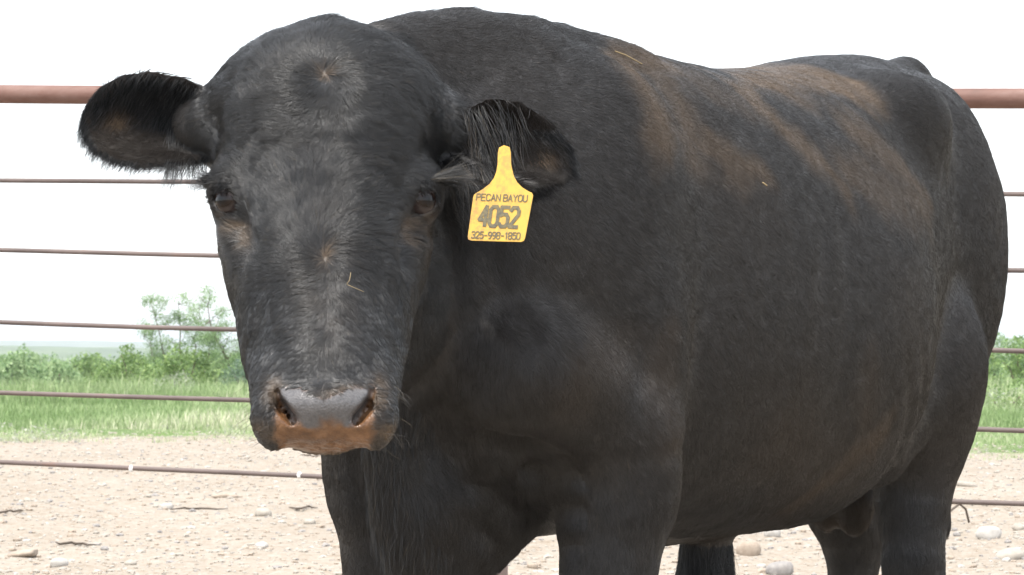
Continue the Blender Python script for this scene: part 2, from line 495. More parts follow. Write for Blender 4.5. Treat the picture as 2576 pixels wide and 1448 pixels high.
# armpit, brisket and flank creases
cr = (np.clip(1 - np.abs((tt + .06) / .16), 0, 1)) * np.clip(1 - np.abs((zz - .74) / .12), 0, 1) * (vv > -.05) * (vv < .2)
disp += cr * .005 * np.sin((zz + .35 * tt) * 2 * math.pi / .05 + 2 * noise(BVts, 7, 4))
cr = np.clip(1 - np.abs((tt - .95) / .30), 0, 1) * np.clip(1 - np.abs((zz - .84) / .14), 0, 1) * (vv > .15)
disp += cr * .004 * np.sin((tt + .7 * zz) * 2 * math.pi / .09)
# ribs
rb = np.clip(1 - np.abs((tt - .52) / .40), 0, 1) * np.clip(1 - np.abs((zz - 1.05) / .28), 0, 1) * (vv > .1)
disp += rb * .0012 * np.sin((tt - .25 * zz) * 2 * math.pi / .085)
# forehead: hollow round the crown whorl
dw = np.hypot(hx + 5, (hy - 185) * 1.1) + 16 * noise(BVts, 45, 6)
disp += HEADM * (-.003 * np.exp(-(dw / 28) ** 2) + .0014 * np.exp(-((dw - 75) / 30) ** 2) * sst(-60, 40, hy - 185 + .25 * np.abs(hx)))
disp += HEADM * (-.003 * np.exp(-(np.hypot(hx, (hy - 650)) / 22) ** 2))
# nose pad grain and wet lumps
disp += (hy > 1098) * (np.abs(hx) < 115) * HEADM * .0016 * noise(BVts, 190, 8)
nosem = (1 - sst(3.44, 3.47, hD)) * (1 - sst(120, 135, np.abs(hx))) * sst(955, 975, hy)
BVts = BVts + VN * disp[:, None]
VN = vnormals(BVts, BQ)

DUST = [  # strokes of dried red dust on the coat, last one the brown scrotum: (t0, z0, t1, z1, radius, strength)
    (.13, 1.305, .07, 1.23, .06, .85), (.12, 1.34, .33, 1.35, .035, .7), (.24, 1.30, .17, 1.20, .05, .55), (.15, 1.25, .38, 1.19, .035, .55),
    (.50, 1.345, .80, 1.37, .035, .8), (.80, 1.385, 1.05, 1.392, .04, 1.0), (.50, 1.32, .58, 1.24, .04, .8), (.58, 1.25, .66, 1.18, .035, .6),
    (.86, 1.285, 1.0, 1.24, .06, .6), (.70, 1.22, 1.05, 1.17, .055, .45), (1.02, 1.25, 1.10, 1.18, .04, .6), (.30, 1.34, .45, 1.33, .04, .35),
    (.04, .95, .03, .80, .045, .20), (-.17, .89, -.05, .92, .06, .16), (.75, .80, .65, .71, .04, .40), (.64, .90, .72, .78, .05, .18), (.45, .80, .70, .72, .08, .12), (1.37, .68, 1.39, .60, .07, .42)]  # last stroke: brown skin of the scrotum, brightened against the low light there
def dust_at(p):
    t, v, z = tvz(p); out = np.zeros(len(p)); q = np.stack([t, z], -1)
    q = q + .026 * np.stack([noise(p, 12, 21), noise(p, 12, 22)], -1) + .012 * np.stack([noise(p, 35, 26), noise(p, 35, 27)], -1)
    for t0, z0, t1, z1, r, s in DUST:
        a = np.array([t0, z0]); ab = np.array([t1 - t0, z1 - z0])
        h = np.clip((q - a) @ ab / (ab @ ab), 0, 1); d = np.linalg.norm(q - a - h[:, None] * ab, axis=1)
        out = np.maximum(out, s * (1 - sst(.0 * r, 1.45 * r, d)))
    out *= 1.0 * (v > -.05)
    out = out * (.85 + .15 * noise(p, 30, 23)) + .07 + .08 * np.clip(noise(p, 5, 24), 0, 1)
    x, y, D = head_chart(p); hm = on_head(p)
    hd = np.zeros(len(p))
    for cx, cy, rx, ry, s in ((-3, 170, 9, 9, .9), (0, 655, 7, 22, .8), (-215, 572, 30, 14, .8), (-190, 600, 12, 32, .9), (200, 575, 14, 40, .8), (222, 560, 24, 18, .6),
                              (-262, 520, 26, 60, .25), (255, 560, 34, 70, .35), (-118, 985, 22, 40, .8), (125, 985, 24, 46, .8), (60, 985, 55, 22, .8),
                              (-135, 1075, 45, 30, .8), (140, 1078, 45, 30, .8), (-5, 1135, 140, 22, .9), (0, 600, 40, 300, .05), (10, 760, 60, 120, .12)):
        e = ((x - cx) / rx) ** 2 + ((y - cy) / ry) ** 2
        hd = np.maximum(hd, s * np.exp(-e))
    hd = hd * (D < 3.70) * (.75 + .6 * noise(p, 90, 25)) + .01
    return np.clip(np.where(hm > .5, hd, out), 0, 1)
def nose_masks(p):
    """bare wet nose, mud on it"""
    x, y, D = head_chart(p)
    front = 1 - sst(3.44, 3.465, D)
    wob = 7 * noise(p, 120, 31) + 9 * noise(p, 45, 32)
    top = 968 + 26 * np.exp(-(x / 38) ** 2) + wob
    wid = np.interp(y, [960, 1010, 1060, 1090, 1120], [122, 122, 122, 122, 108]) + wob
    bare = sst(top - 6, top + 8, y) * (1 - sst(wid - 16, wid + 12, np.abs(x))) * (1 - sst(1128, 1138, y)) * front
    padw = np.interp(y, [965, 1000, 1040, 1062, 1075], [112, 108, 84, 66, 20])
    pad = sst(top - 4, top + 10, y) * (1 - sst(padw - 8, padw + 10, np.abs(x))) * (1 - sst(1040, 1078, y + 2.2 * wob)) * front
    return bare, pad
bare, pad = nose_masks(BVts)

# ------------------------------------------------------------------ materials of the bull
def coat_mat(name, hair):
    m, nt, b = new_mat(name)
    d = attr(nt, 'dust'); tn = attr(nt, 'tone')
    base = ramp(nt, tn, [(0, (.004, .0046, .0055)), (.45, (.0165, .0175, .0188)), (.8, (.040, .040, .040)), (1, (.11, .085, .055))])
    col = mixc(nt, d, base, (.118, .080, .048))
    nt.links.new(col, b.inputs['Base Color'])
    b.inputs['Roughness'].default_value = .36
    sp_ = N(nt, 'ShaderNodeMapRange'); nt.links.new(tn, sp_.inputs[0]); sp_.inputs[1].default_value = .04; sp_.inputs[2].default_value = .42; sp_.inputs[3].default_value = .06; sp_.inputs[4].default_value = .55
    nt.links.new(sp_.outputs[0], b.inputs['Specular IOR Level'])
    if hair: b.inputs['Sheen Weight'].default_value = 0
    return m, nt, b
M_HAIR, _, _ = coat_mat('coat_hair', True)
M_SKIN, nt_, b_ = coat_mat('hide', False)
col = b_.inputs['Base Color'].links[0].from_socket
gn = noise_n(nt_, 220, 3)
pn = noise_n(nt_, 26, 4, .7)
padc = ramp(nt_, gn, [(.3, (.070, .067, .068)), (.7, (.108, .103, .102))])
mudc = ramp(nt_, pn, [(.3, (.060, .030, .014)), (.5, (.13, .062, .026)), (.7, (.24, .13, .065))])
nosec = mixc(nt_, attr(nt_, 'pad'), mudc, padc)
col = mixc(nt_, attr(nt_, 'bare'), col, nosec)
nt_.links.new(col, b_.inputs['Base Color'])
mr = N(nt_, 'ShaderNodeMapRange'); nt_.links.new(attr(nt_, 'bare'), mr.inputs[0]); mr.inputs[3].default_value = .6; mr.inputs[4].default_value = .33
nt_.links.new(mr.outputs[0], b_.inputs['Roughness'])
vor = N(nt_, 'ShaderNodeTexVoronoi'); vor.inputs['Scale'].default_value = 330
nt_.links.new(N(nt_, 'ShaderNodeTexCoord').outputs['Object'], vor.inputs['Vector'])
ad = N(nt_, 'ShaderNodeMath', operation='ADD'); nt_.links.new(vor.outputs['Distance'], ad.inputs[0]); nt_.links.new(noise_n(nt_, 90, 4), ad.inputs[1])
bump(nt_, b_, ad.outputs[0], .35, .0014)

bull = mesh_np('bull', BVts, BQ, M_SKIN)
tag(bull, 'big black bull with dusty back and yellow ear tag, in front of the pipe fence', 'bull')
fattr(bull, 'dust', dust_at(BVts) * .8); skt = np.full(len(BVts), .35)
for (f, lo, hi) in EARS: skt[f(BVts) < .006] = .03  # ear skin nearly black, shade of the cup put into its tone
fattr(bull, 'tone', skt); fattr(bull, 'bare', bare); fattr(bull, 'pad', pad)

# ------------------------------------------------------------------ hair
TRI = np.concatenate([BQ[:, [0, 1, 2]], BQ[:, [0, 2, 3]]])
TA = np.linalg.norm(np.cross(BVts[TRI[:, 1]] - BVts[TRI[:, 0]], BVts[TRI[:, 2]] - BVts[TRI[:, 0]]), axis=1) / 2
TC = BVts[TRI].mean(1); TNm = VN[TRI].mean(1)
def scatter(density):
    """density per triangle (hairs per square metre) -> root points, normals"""
    lam = TA * density; n = rng.poisson(lam); idx = np.repeat(np.arange(len(n)), n)
    a = rng.random(len(idx)); b = rng.random(len(idx)); f = a + b > 1; a[f] = 1 - a[f]; b[f] = 1 - b[f]
    T = TRI[idx]; P = BVts[T[:, 0]] * (1 - a - b)[:, None] + BVts[T[:, 1]] * a[:, None] + BVts[T[:, 2]] * b[:, None]
    nn = VN[T[:, 0]] * (1 - a - b)[:, None] + VN[T[:, 1]] * a[:, None] + VN[T[:, 2]] * b[:, None]
    return P, nn / (np.linalg.norm(nn, axis=1)[:, None] + 1e-9)
def unit(a): return a / (np.linalg.norm(a, axis=1)[:, None] + 1e-9)
def tangent(d, n): return unit(d - (d * n).sum(1)[:, None] * n)

def flow(p):
    t, v, z = tvz(p)
    dn = np.interp(z, [.5, .7, .9, 1.15, 1.3, 1.45], [2.2, 1.6, 1.15, .75, .45, .12])
    legs = 1 - sst(.62, .74, z)
    bw = (1 - legs) * np.interp(t, [-.3, 0, .2, 1.2, 1.5], [.75, .85, 1, .9, .45])
    out = BU * bw[:, None] + np.array([0, 0, -1.0]) * dn[:, None]
    x, y, D = head_chart(p); hm = on_head(p)
    def whorl(cx, cy, sc):
        dx, dy = x - cx, y - cy; r = np.hypot(dx, dy) + 3
        return (dx - .35 * dy) / r * (sc / r) ** 1.6, (dy + .35 * dx) / r * (sc / r) ** 1.6
    ax_, ay_ = whorl(-3, 172, 130); bx_, by_ = whorl(0, 655, 180)
    fx, fy = ax_ + bx_ * 1.1, ay_ + by_
    low = sst(640, 760, y); sgx = np.tanh(x / 28); fx = fx * (1 - .5 * low) + .25 * sgx * low; fy = fy * (1 - low) + low * 1.0
    side = sst(170, 260, np.abs(x)) * (1 - low); fx = fx + side * .4 * np.sign(x); fy = fy + side * .25
    mz = sst(930, 990, y); fx = fx + mz * sgx * .8; fy = fy - mz * .3
    hd = unit(np.stack([fx, .25 * np.ones_like(fx), -fy], -1))
    return unit(out) * (1 - hm)[:, None] + hd * hm[:, None]

CURV = []
def hair(name, P, Nn, Dr, L, lift, rad, tone, dust=None, K=4, curl=.0, droop=0.0, parent=None, clump=None):
    n = len(P); s = np.linspace(0, 1, K)
    if n == 0: print('none', name); return None
    B = np.cross(Nn, Dr)
    if clump is not None:                     # hair tips of a lock lean together
        cs, amt = clump; ce = np.floor(P / cs[:, None]); jt = np.stack([_hash(ce[:, 0].astype(np.int64), ce[:, 1].astype(np.int64), ce[:, 2].astype(np.int64), 70 + i) for i in range(3)], -1)
        cv = (ce + .5 + .35 * jt) * cs[:, None] - P; cv -= (cv * Nn).sum(1)[:, None] * Nn; cv = cv * amt[:, None]
    ph = rng.random(n) * 6.28; pts = np.zeros((n, K, 3), np.float32)
    for k, sk in enumerate(s):
        c = curl * L * np.sin(sk * 3.2 + ph) * sk
        q = P + Dr * (L * sk)[:, None] + Nn * (L * lift * sk * (1 - .55 * sk))[:, None] + B * c[:, None]
        q[:, 2] -= droop * L * sk * sk
        if clump is not None: q = q + cv * sk ** 1.3
        pts[:, k] = q
    hc = bpy.data.hair_curves.new(name)
    hc.add_curves([K] * n)
    hc.attributes['position'].data.foreach_set('vector', pts.ravel())
    ra = hc.attributes.get('radius') or hc.attributes.new('radius', 'FLOAT', 'POINT')
    ra.data.foreach_set('value', (np.asarray(rad)[:, None] * np.interp(s, [0, .5, 1], [1, .85, .25])[None]).astype(np.float32).ravel() if not np.isscalar(rad)
                        else np.tile(rad * np.interp(s, [0, .5, 1], [1, .85, .25]), n).astype(np.float32))
    for nm, val in (('tone', tone), ('dust', dust if dust is not None else np.zeros(n))):
        a = hc.attributes.new(nm, 'FLOAT', 'POINT'); a.data.foreach_set('value', np.repeat(np.asarray(val, np.float32), K))
    hc.materials.append(M_HAIR)
    o = bpy.data.objects.new(name, hc); C.collection.objects.link(o); o.parent = parent or bull
    return o

EARC = np.zeros(len(TC), bool)
for (f, lo, hi) in EARS: EARC |= f(TC) < .008
barec, _ = nose_masks(TC)
hmc = on_head(TC)
view = sst(-.25, .35, -(TNm @ np.array([-.02, 1.0, .05])))           # the flank and face that look out of the pen
dens = HQ * (60000 + 240000 * view) * (1 + 1.1 * hmc) * (1 - np.clip(barec * 1.3, 0, 1))
xc, yc, Dc = head_chart(TC)
dens *= 1 - .6 * ((yc > 1075) & (np.abs(xc) < 135) & (Dc < 3.6) & (hmc > .5))
dens *= np.where(TC[:, 2] < .35, .25, 1)
for e in EYES: dens *= sst(.0205, .0255, np.linalg.norm(TC - (e + [0, -.006, 0]), axis=1))
P, Nn = scatter(dens)
fl = flow(P); hm = on_head(P); x, y, D = head_chart(P)
# tufts: turn the hair by slow noise so that it lies in locks
ang = noise(P, 22, 41) * .22 + noise(P, 60, 42) * (.20 + .40 * hm) + noise(P, 140, 43) * (.05 + .30 * hm) + rng.normal(0, .08, len(P))
T = tangent(fl, Nn); B = np.cross(Nn, T); T = T * np.cos(ang)[:, None] + B * np.sin(ang)[:, None]
forehead = hm * (1 - sst(600, 800, y)) * (D < 3.80)
t_, v_, z_ = tvz(P)
L = np.where(hm > .5, np.interp(y, [100, 600, 700, 900, 980, 1100], [.019, .021, .013, .010, .006, .004]), .013)
crest = sst(1.33, 1.40, z_) * (t_ < .3) * (1 - hm)
L = L + .012 * crest                          # crest of the neck
brisk = (t_ < .02) * (z_ < .80) * (np.abs(v_) < .10) * (hm < .5) * (z_ > .5)
L = L + .010 * brisk + .006 * (z_ < .66) * (t_ > .2) * (t_ < 1.3)
eyed = np.minimum(*[np.linalg.norm(P - e, axis=1) for e in EYES])
L = L * (.35 + .65 * sst(.024, .05, eyed))
inear = np.zeros(len(P), bool)
ecy = np.interp(x, [-656, -262, 312, 640], [262, 292, 318, 418])
for (f, lo, hi) in EARS: inear |= (f(P) < .004) & ((Nn[:, 1] < .0) & (np.abs(x) > 345) | (Nn[:, 2] > .2) & (y > ecy))
L = L * (.7 + .6 * rng.random(len(P))) * (1 + .3 * noise(P, 70, 44))
lift = .20 + .18 * forehead + .15 * brisk + .25 * crest + .06 * np.abs(noise(P, 55, 45))
tone = np.clip(.39 + .14 * hm + (.04 + .03 * hm) * noise(P, 60, 46) + .07 * noise(P, 170, 47) + rng.normal(0, .08, len(P)) + (rng.random(len(P)) < .012) * .4, 0, .93)  # head hair toned lighter than the body, standing in for sky light on it
tone = np.where(inear, .02 + .12 * tone, tone) * (.45 + .55 * sst(.023, .032, eyed))  # hair inside the ears darkened, shade of the cup painted into its tone
rad = np.where(view_w := (Nn @ np.array([-.02, 1.0, .05]) < .25), 2.3e-4, 4e-4) * np.where(hm > .5, .85, 1.0)
hair('coat', P, Nn, T, L, lift, rad, tone, dust_at(P), K=5, curl=.10, clump=(np.where(hm > .5, .0085, .0075), np.where(hm > .5, .65, .28)))
print('hairs', len(P))

# long hair: inside the ears, brows, dewlap, sheath
def long_hair(name, mask, density, dirv, Lm, lift, curl, droop, tonem=.45, rad=1.6e-4, K=6, spread=.25, ts=.15):
    P, Nn = scatter(np.where(mask, density * HQ, 0))
    d = np.asarray(dirv(P) if callable(dirv) else np.tile(np.array(dirv, float), (len(P), 1)))
    d = d + np.stack([noise(P, 40, 50 + i) for i in range(3)], -1) * spread + rng.normal(0, .12, P.shape)
    return hair(name, P, Nn, unit(d - .6 * (d * Nn).sum(1)[:, None] * Nn), Lm * (.5 + .8 * rng.random(len(P))), np.full(len(P), lift), rad,
                np.clip(tonem + rng.normal(0, ts, len(P)), 0, 1), dust_at(P) * 0 if name != 'ear_hair' else EARD(P), K=K, curl=curl, droop=droop)
def EARD(p):
    x, y, D = head_chart(p); o = np.zeros(len(p))
    for cx, cy, r in ((-545, 262, 30), (560, 385, 32), (330, 300, 36), (-330, 290, 30)):
        o = np.maximum(o, .75 * np.exp(-((x - cx) ** 2 + (y - cy) ** 2) / r ** 2))
    return o
earL = EARC & (xc < 0); earR = EARC & (xc > 0)
fr = TNm[:, 1] < .1
long_hair('ear_hair', earL & fr, 260000, lambda p: np.stack([-.55 - 0 * p[:, 0], -.15 + 0 * p[:, 0], -.8 + 0 * p[:, 0]], -1), .018, .22, .12, .25, .10)  # dark tone of the inner ear hair carries the shade of the cup
long_hair('ear_hair', earL & ~fr, 220000, (-.7, .3, -.45), .013, .15, .1, .2, .25)
long_hair('ear_hair', earR & fr & (yc > 300), 240000, (.75, -.15, -.50), .017, .25, .12, .25, .10)
long_hair('ear_hair', earR & ~fr, 260000, (.8, .2, -.35), .013, .15, .1, .1, .42)
long_hair('ear_hair', earR & (xc < 520) & (xc >= 400) & (yc < 372) & fr, 16000, (.35, -.55, -.9), .042, .6, .10, .3, .5, 1.8e-4, 7, .3, .22)
# fringe hanging from the root of each ear
long_hair('ear_hair', earR & (xc < 420) & (xc > 300), 45000, (.45, -.45, -.9), .052, .5, .10, .4, .60, 2.0e-4, 7, .3, .22)
long_hair('ear_hair', earL & (xc > -420) & (yc > 280), 60000, (-.10, -.35, -1), .040, .4, .10, .3, .42, 1.8e-4, 7)
for s in (-1, 1):
    dd = np.linalg.norm((TC - hp(s * 258, 448, 3.66)) / [.020, .04, .014], axis=1)
    long_hair('brow_hair', (dd < 1) & ~EARC, 500000 if s > 0 else 300000, (s * 1.0, -.35, .10 if s > 0 else .05), .042 if s > 0 else .026, .35, .08, .10, .66 if s > 0 else .5, 1.8e-4, 6, .5)
    el = np.linalg.norm(TC - (EYES[0 if s < 0 else 1] + [s * .004, -.012, .018]), axis=1)
    long_hair('eyelash', el < .011, 120000, (s * .55, -.8, -.15), .015, .3, .05, .3, .2, 2.2e-4, 5)
tc_, vc_, zc_ = tvz(TC)
long_hair('dewlap_hair', (tc_ < -.10) & (tc_ > -.40) & (zc_ < .86) & (zc_ > .58) & (hmc < .5) & (np.abs(vc_) < .045) & ~EARC, 22000, (-.02, -.1, -1), .034, .30, .10, .1, .52, 2e-4, 6, .35, .2)
long_hair('sheath_hair', (tc_ > .58) & (tc_ < .84) & (np.abs(vc_) < .09) & (zc_ < .60) & (zc_ > .38), 160000, (.0, 0, -1), .050, .45, .12, .1, .35, 2.2e-4, 6, .4)
long_hair('whisker', (yc > 960) & (yc < 1120) & (np.abs(xc) > 120) & (Dc < 3.52) & (hmc > .5), 1800 / max(HQ, .3), lambda p: np.stack([np.sign(p[:, 0] - HX(1050)) * .7, -.7 + 0 * p[:, 0], -.35 + 0 * p[:, 0]], -1), .026, .9, .05, .2, .92, 1.6e-4, 6, .3)

# ------------------------------------------------------------------ eyes
m_eye, nt_, b_ = new_mat('eye')
g = N(nt_, 'ShaderNodeTexCoord').outputs['Object']
sx = N(nt_, 'ShaderNodeSeparateXYZ'); nt_.links.new(g, sx.inputs[0])
mpp = N(nt_, 'ShaderNodeVectorMath', operation='MULTIPLY'); nt_.links.new(g, mpp.inputs[0]); mpp.inputs[1].default_value = (1, 0, 1.7)
ln = N(nt_, 'ShaderNodeVectorMath', operation='LENGTH'); nt_.links.new(mpp.outputs[0], ln.inputs[0])
nt_.links.new(ramp(nt_, ln.outputs['Value'], [(0, (.002, .002, .003)), (.0065, (.003, .003, .004)), (.010, (.009, .005, .004)), (.0165, (.012, .006, .004)), (.0200, (.04, .03, .028))]), b_.inputs['Base Color'])
b_.inputs['Roughness'].default_value = .05; b_.inputs['Specular IOR Level'].default_value = .3
for s, e in zip((-1, 1), EYES):
    bm = bmesh.new(); bmesh.ops.create_uvsphere(bm, u_segments=40, v_segments=24, radius=EYE_R)
    me = bpy.data.meshes.new('eye'); bm.to_mesh(me); bm.free(); me.materials.append(m_eye)
    for p in me.polygons: p.use_smooth = True
    o = bpy.data.objects.new('eye', me); C.collection.objects.link(o); o.location = e; o.rotation_euler = (0, 0, s * math.radians(38)); o.parent = bull
# ------------------------------------------------------------------ ear tag
def uv2(x, y):   # tag chart: frame px to tag-plane metres, anchor at the stud
    k = 3.60 / F; dx, dy = (x - TAG0[0]) * k, -(y - TAG0[1]) * k
    M2 = np.array([[TA_[0], TB_[0]], [TA_[2], TB_[2]]]); return np.linalg.solve(M2, [dx, dy])
TAG0 = (1268, 392)
TA_ = np.array([.955, -.292, -.050]); TA_ /= np.linalg.norm(TA_)
TB_ = np.array([.118, .24, .95]); TB_ -= TA_ * (TA_ @ TB_); TB_ /= np.linalg.norm(TB_)
TN_ = np.cross(TA_, TB_); TN_ = TN_ if TN_[1] < 0 else -TN_
org = np.array(at(TAG0[0], TAG0[1], 3.603))
outl = [(1256, 372), (1268, 366), (1282, 371), (1285, 385), (1286, 415), (1289, 430), (1293, 446), (1301, 461), (1314, 475), (1331, 486), (1338, 489), (1341, 495), (1340, 502),
        (1321, 603), (1318, 610), (1311, 613), (1186, 608), (1179, 605), (1178, 598), (1191, 499), (1193, 492), (1198, 488), (1215, 478), (1232, 465), (1243, 450), (1249, 434), (1252, 415), (1253, 385)]
U2 = [uv2(*p) for p in outl]
m_tag, nt_, b_ = new_mat('tag_plastic')
co = N(nt_, 'ShaderNodeTexCoord').outputs['Object']
d1 = noise_n(nt_, 42, 5, .7, co); d2 = noise_n(nt_, 160, 4, .7, co)
yel = (.50, .305, .035)
c = mixc(nt_, 1.0, yel, (1, 1, 1), 'MULTIPLY')
ad = N(nt_, 'ShaderNodeMath', operation='MULTIPLY'); nt_.links.new(d1, ad.inputs[0]); nt_.links.new(d2, ad.inputs[1])
dm = ramp(nt_, ad.outputs[0], [(.19, (0, 0, 0)), (.33, (1, 1, 1))])
sp = N(nt_, 'ShaderNodeSeparateXYZ'); nt_.links.new(co, sp.inputs[0])
wx = N(nt_, 'ShaderNodeMapRange'); nt_.links.new(sp.outputs[0], wx.inputs[0]); wx.inputs[1].default_value = -.05; wx.inputs[2].default_value = .035; wx.inputs[3].default_value = 1.0; wx.inputs[4].default_value = .25
mm_ = N(nt_, 'ShaderNodeMath', operation='MULTIPLY'); nt_.links.new(dm, mm_.inputs[0]); nt_.links.new(wx.outputs[0], mm_.inputs[1])
c = mixc(nt_, mm_.outputs[0], c, (.30, .15, .045)); nt_.links.new(c, b_.inputs['Base Color'])
b_.inputs['Roughness'].default_value = .42; b_.inputs['Subsurface Weight'].default_value = .0
tg = bpy.data.objects.new('ear_tag', None)
bm = bmesh.new(); n = len(U2)
def bend(u, v): return .10 * (v + .05) * (v + .05) * 1.0 + .9 * u * u
fr_ = [bm.verts.new((u, v, .0009)) for u, v in U2]; bk_ = [bm.verts.new((u, v, -.0009)) for u, v in U2]
bm.faces.new(fr_); bm.faces.new(bk_[::-1])
for i in range(n): bm.faces.new((fr_[i], bk_[i], bk_[(i + 1) % n], fr_[(i + 1) % n]))
bmesh.ops.triangulate(bm, faces=[f for f in bm.faces if len(f.verts) > 4]); bmesh.ops.subdivide_edges(bm, edges=bm.edges[:], cuts=5, use_grid_fill=True)
for q_ in bm.verts: q_.co.z = bend(q_.co.x, q_.co.y) * .35 + (.0009 if q_.co.z > 0 else -.0009)
bmesh.ops.recalc_face_normals(bm, faces=bm.faces)
me = bpy.data.meshes.new('ear_tag'); bm.to_mesh(me); bm.free(); me.materials.append(m_tag)
tg = bpy.data.objects.new('ear_tag', me); C.collection.objects.link(tg); tg.parent = bull; tag(tg, 'yellow plastic ear tag printed 4052')
RM = Matrix((tuple(TA_), tuple(TB_), tuple(TN_))).transposed() if np.cross(TA_, TB_) @ TN_ > 0 else Matrix((tuple(TA_), tuple(TB_), tuple(-TN_))).transposed()
tg.matrix_world = Matrix.Translation(Vector(org)) @ RM.to_4x4()
SGN = 1 if np.cross(TA_, TB_) @ TN_ > 0 else -1
m_ink, nt_, b_ = new_mat('tag_ink'); b_.inputs['Roughness'].default_value = .6
nt_.links.new(ramp(nt_, noise_n(nt_, 300, 3), [(.35, (.055, .05, .035)), (.7, (.14, .11, .04))]), b_.inputs['Base Color'])
# letters drawn as strokes on a 4 x 6 box
G = {'0': [[(0, 1), (0, 5), (1, 6), (3, 6), (4, 5), (4, 1), (3, 0), (1, 0), (0, 1)]], '1': [[(1, 4.6), (2.3, 6), (2.3, 0)]], '2': [[(0, 5), (1, 6), (3, 6), (4, 5), (4, 3.8), (0, 0), (4, 0)]],
     '3': [[(0, 5.2), (1, 6), (3, 6), (4, 5), (4, 4), (3, 3.2), (1.6, 3.2)], [(3, 3.2), (4, 2.4), (4, 1), (3, 0), (1, 0), (0, .8)]], '4': [[(3, 0), (3, 6), (0, 1.8), (4, 1.8)]],
     '5': [[(4, 6), (.4, 6), (.2, 3.4), (1.2, 3.8), (3, 3.8), (4, 2.8), (4, 1), (3, 0), (1, 0), (0, .8)]], '8': [[(1, 3.2), (0, 4.2), (0, 5.2), (1, 6), (3, 6), (4, 5.2), (4, 4.2), (3, 3.2), (1, 3.2), (0, 2.2), (0, 1), (1, 0), (3, 0), (4, 1), (4, 2.2), (3, 3.2)]],
     '9': [[(4, 4), (3, 2.9), (1, 2.9), (0, 3.9), (0, 5), (1, 6), (3, 6), (4, 5), (4, 2.5), (2.6, 0), (1, 0)]], '-': [[(.4, 2.8), (3.6, 2.8)]],
     'P': [[(0, 0), (0, 6), (3, 6), (4, 5.2), (4, 3.8), (3, 3), (0, 3)]], 'E': [[(4, 6), (0, 6), (0, 0), (4, 0)], [(0, 3.1), (3.2, 3.1)]], 'C': [[(4, 4.8), (3, 6), (1, 6), (0, 4.8), (0, 1.2), (1, 0), (3, 0), (4, 1.2)]],
     'A': [[(0, 0), (2, 6), (4, 0)], [(.7, 2), (3.3, 2)]], 'N': [[(0, 0), (0, 6), (4, 0), (4, 6)]], 'B': [[(0, 0), (0, 6), (3, 6), (4, 5.2), (4, 3.9), (3, 3.1), (0, 3.1)], [(3, 3.1), (4, 2.3), (4, .9), (3, 0), (0, 0)]],
     'Y': [[(0, 6), (2, 3), (4, 6)], [(2, 3), (2, 0)]], 'O': [[(0, 1.2), (0, 4.8), (1, 6), (3, 6), (4, 4.8), (4, 1.2), (3, 0), (1, 0), (0, 1.2)]], 'U': [[(0, 6), (0, 1.2), (1, 0), (3, 0), (4, 1.2), (4, 6)]], ' ': []}
def lettering(text, x0, y0, x1, y1, hpx, wst, pitchw=None):
    """text from frame point (x0,y0) to (x1,y1) along its foot, letters hpx high, stroke wst metres"""
    a, b = np.array(uv2(x0, y0)), np.array(uv2(x1, y1)); k = 3.6 / F; H = hpx * k / .95
    adv = [.42 if ch == ' ' else (1.0 if ch != '1' else .85) for ch in text]; tot = sum(adv) - .22
    e = (b - a); Lt = np.linalg.norm(e); e /= Lt; nrm = np.array([-e[1], e[0]]); cw = Lt / tot; cur = 0; parts = []
    for ch, w_ in zip(text, adv):
        for st in G[ch]:
            q = [a + e * (cur + .78 * w_ * gx_ / 4 * 1.0) * cw + nrm * H * gy_ / 6 for gx_, gy_ in st]
            for p0, p1 in zip(q, q[1:]):
                d = (p1 - p0); l = np.linalg.norm(d) + 1e-9; d /= l; s_ = np.array([-d[1], d[0]]) * wst / 2; p0_, p1_ = p0 - d * wst * .3, p1 + d * wst * .3
                cs = [p0_ - s_, p1_ - s_, p1_ + s_, p0_ + s_]; zt = [SGN * (bend(*c_) * .35 * SGN + .0012 + .00004 * len(parts) % .0003) for c_ in cs]
                zt = [bend(*c_) * .35 + SGN * (.0016 + .00001 * (len(parts) % 9)) for c_ in cs]
                parts.append((np.array([[c_[0], c_[1], z_] for c_, z_ in zip(cs, zt)]), [np.array([[0, 1, 2, 3]])]))
        cur += w_
    V, f = join(parts); o = mesh_np('lettering', V, f, m_ink, tg, smooth=False); return o
lettering('PECAN BAYOU', 1199, 506, 1326, 512, 16, .0013)
lettering('4052', 1205, 570, 1301, 576, 48, .0048)
lettering('325-998-1850', 1187, 602, 1308, 607, 16, .0014)
# straw on the bull: small things resting on its coat
m_st, nt_, b_ = new_mat('straw'); b_.inputs['Base Color'].default_value = (.33, .25, .13, 1); b_.inputs['Roughness'].default_value = .7
def on_skin(p, lift):
    p = np.array([p], float)
    for _ in range(6): p = p - grad(p) * sdf(p)[:, None]
    return p[0] + grad(p[None, 0])[0] * lift
def straw(pts, r, lab, lift=.006):
    V, f = tube([on_skin(p, lift) for p in pts], r, 5); o = mesh_np('straw', V, f, m_st); tag(o, lab, 'straw', None); return o
straw([hp(82, 665, 3.45), hp(74, 690, 3.45), hp(62, 705, 3.45)], .0003, 'short blade of dry grass on the bridge of the nose, pointing up', .011)
straw([hp(64, 706, 3.45), hp(88, 712, 3.45), hp(118, 716, 3.45)], .0003, 'longer blade of dry grass lying across the bridge of the nose', .011)
straw([Bp(.12, .16, 1.36), Bp(.15, .155, 1.35), Bp(.185, .16, 1.335)], .0010, 'thick flat piece of straw on the back just behind the shoulder top', .012)
straw([Bp(.36, .27, 1.17), Bp(.37, .27, 1.165)], .0012, 'tiny straw chip on the upper ribs below the dust streaks', .012)
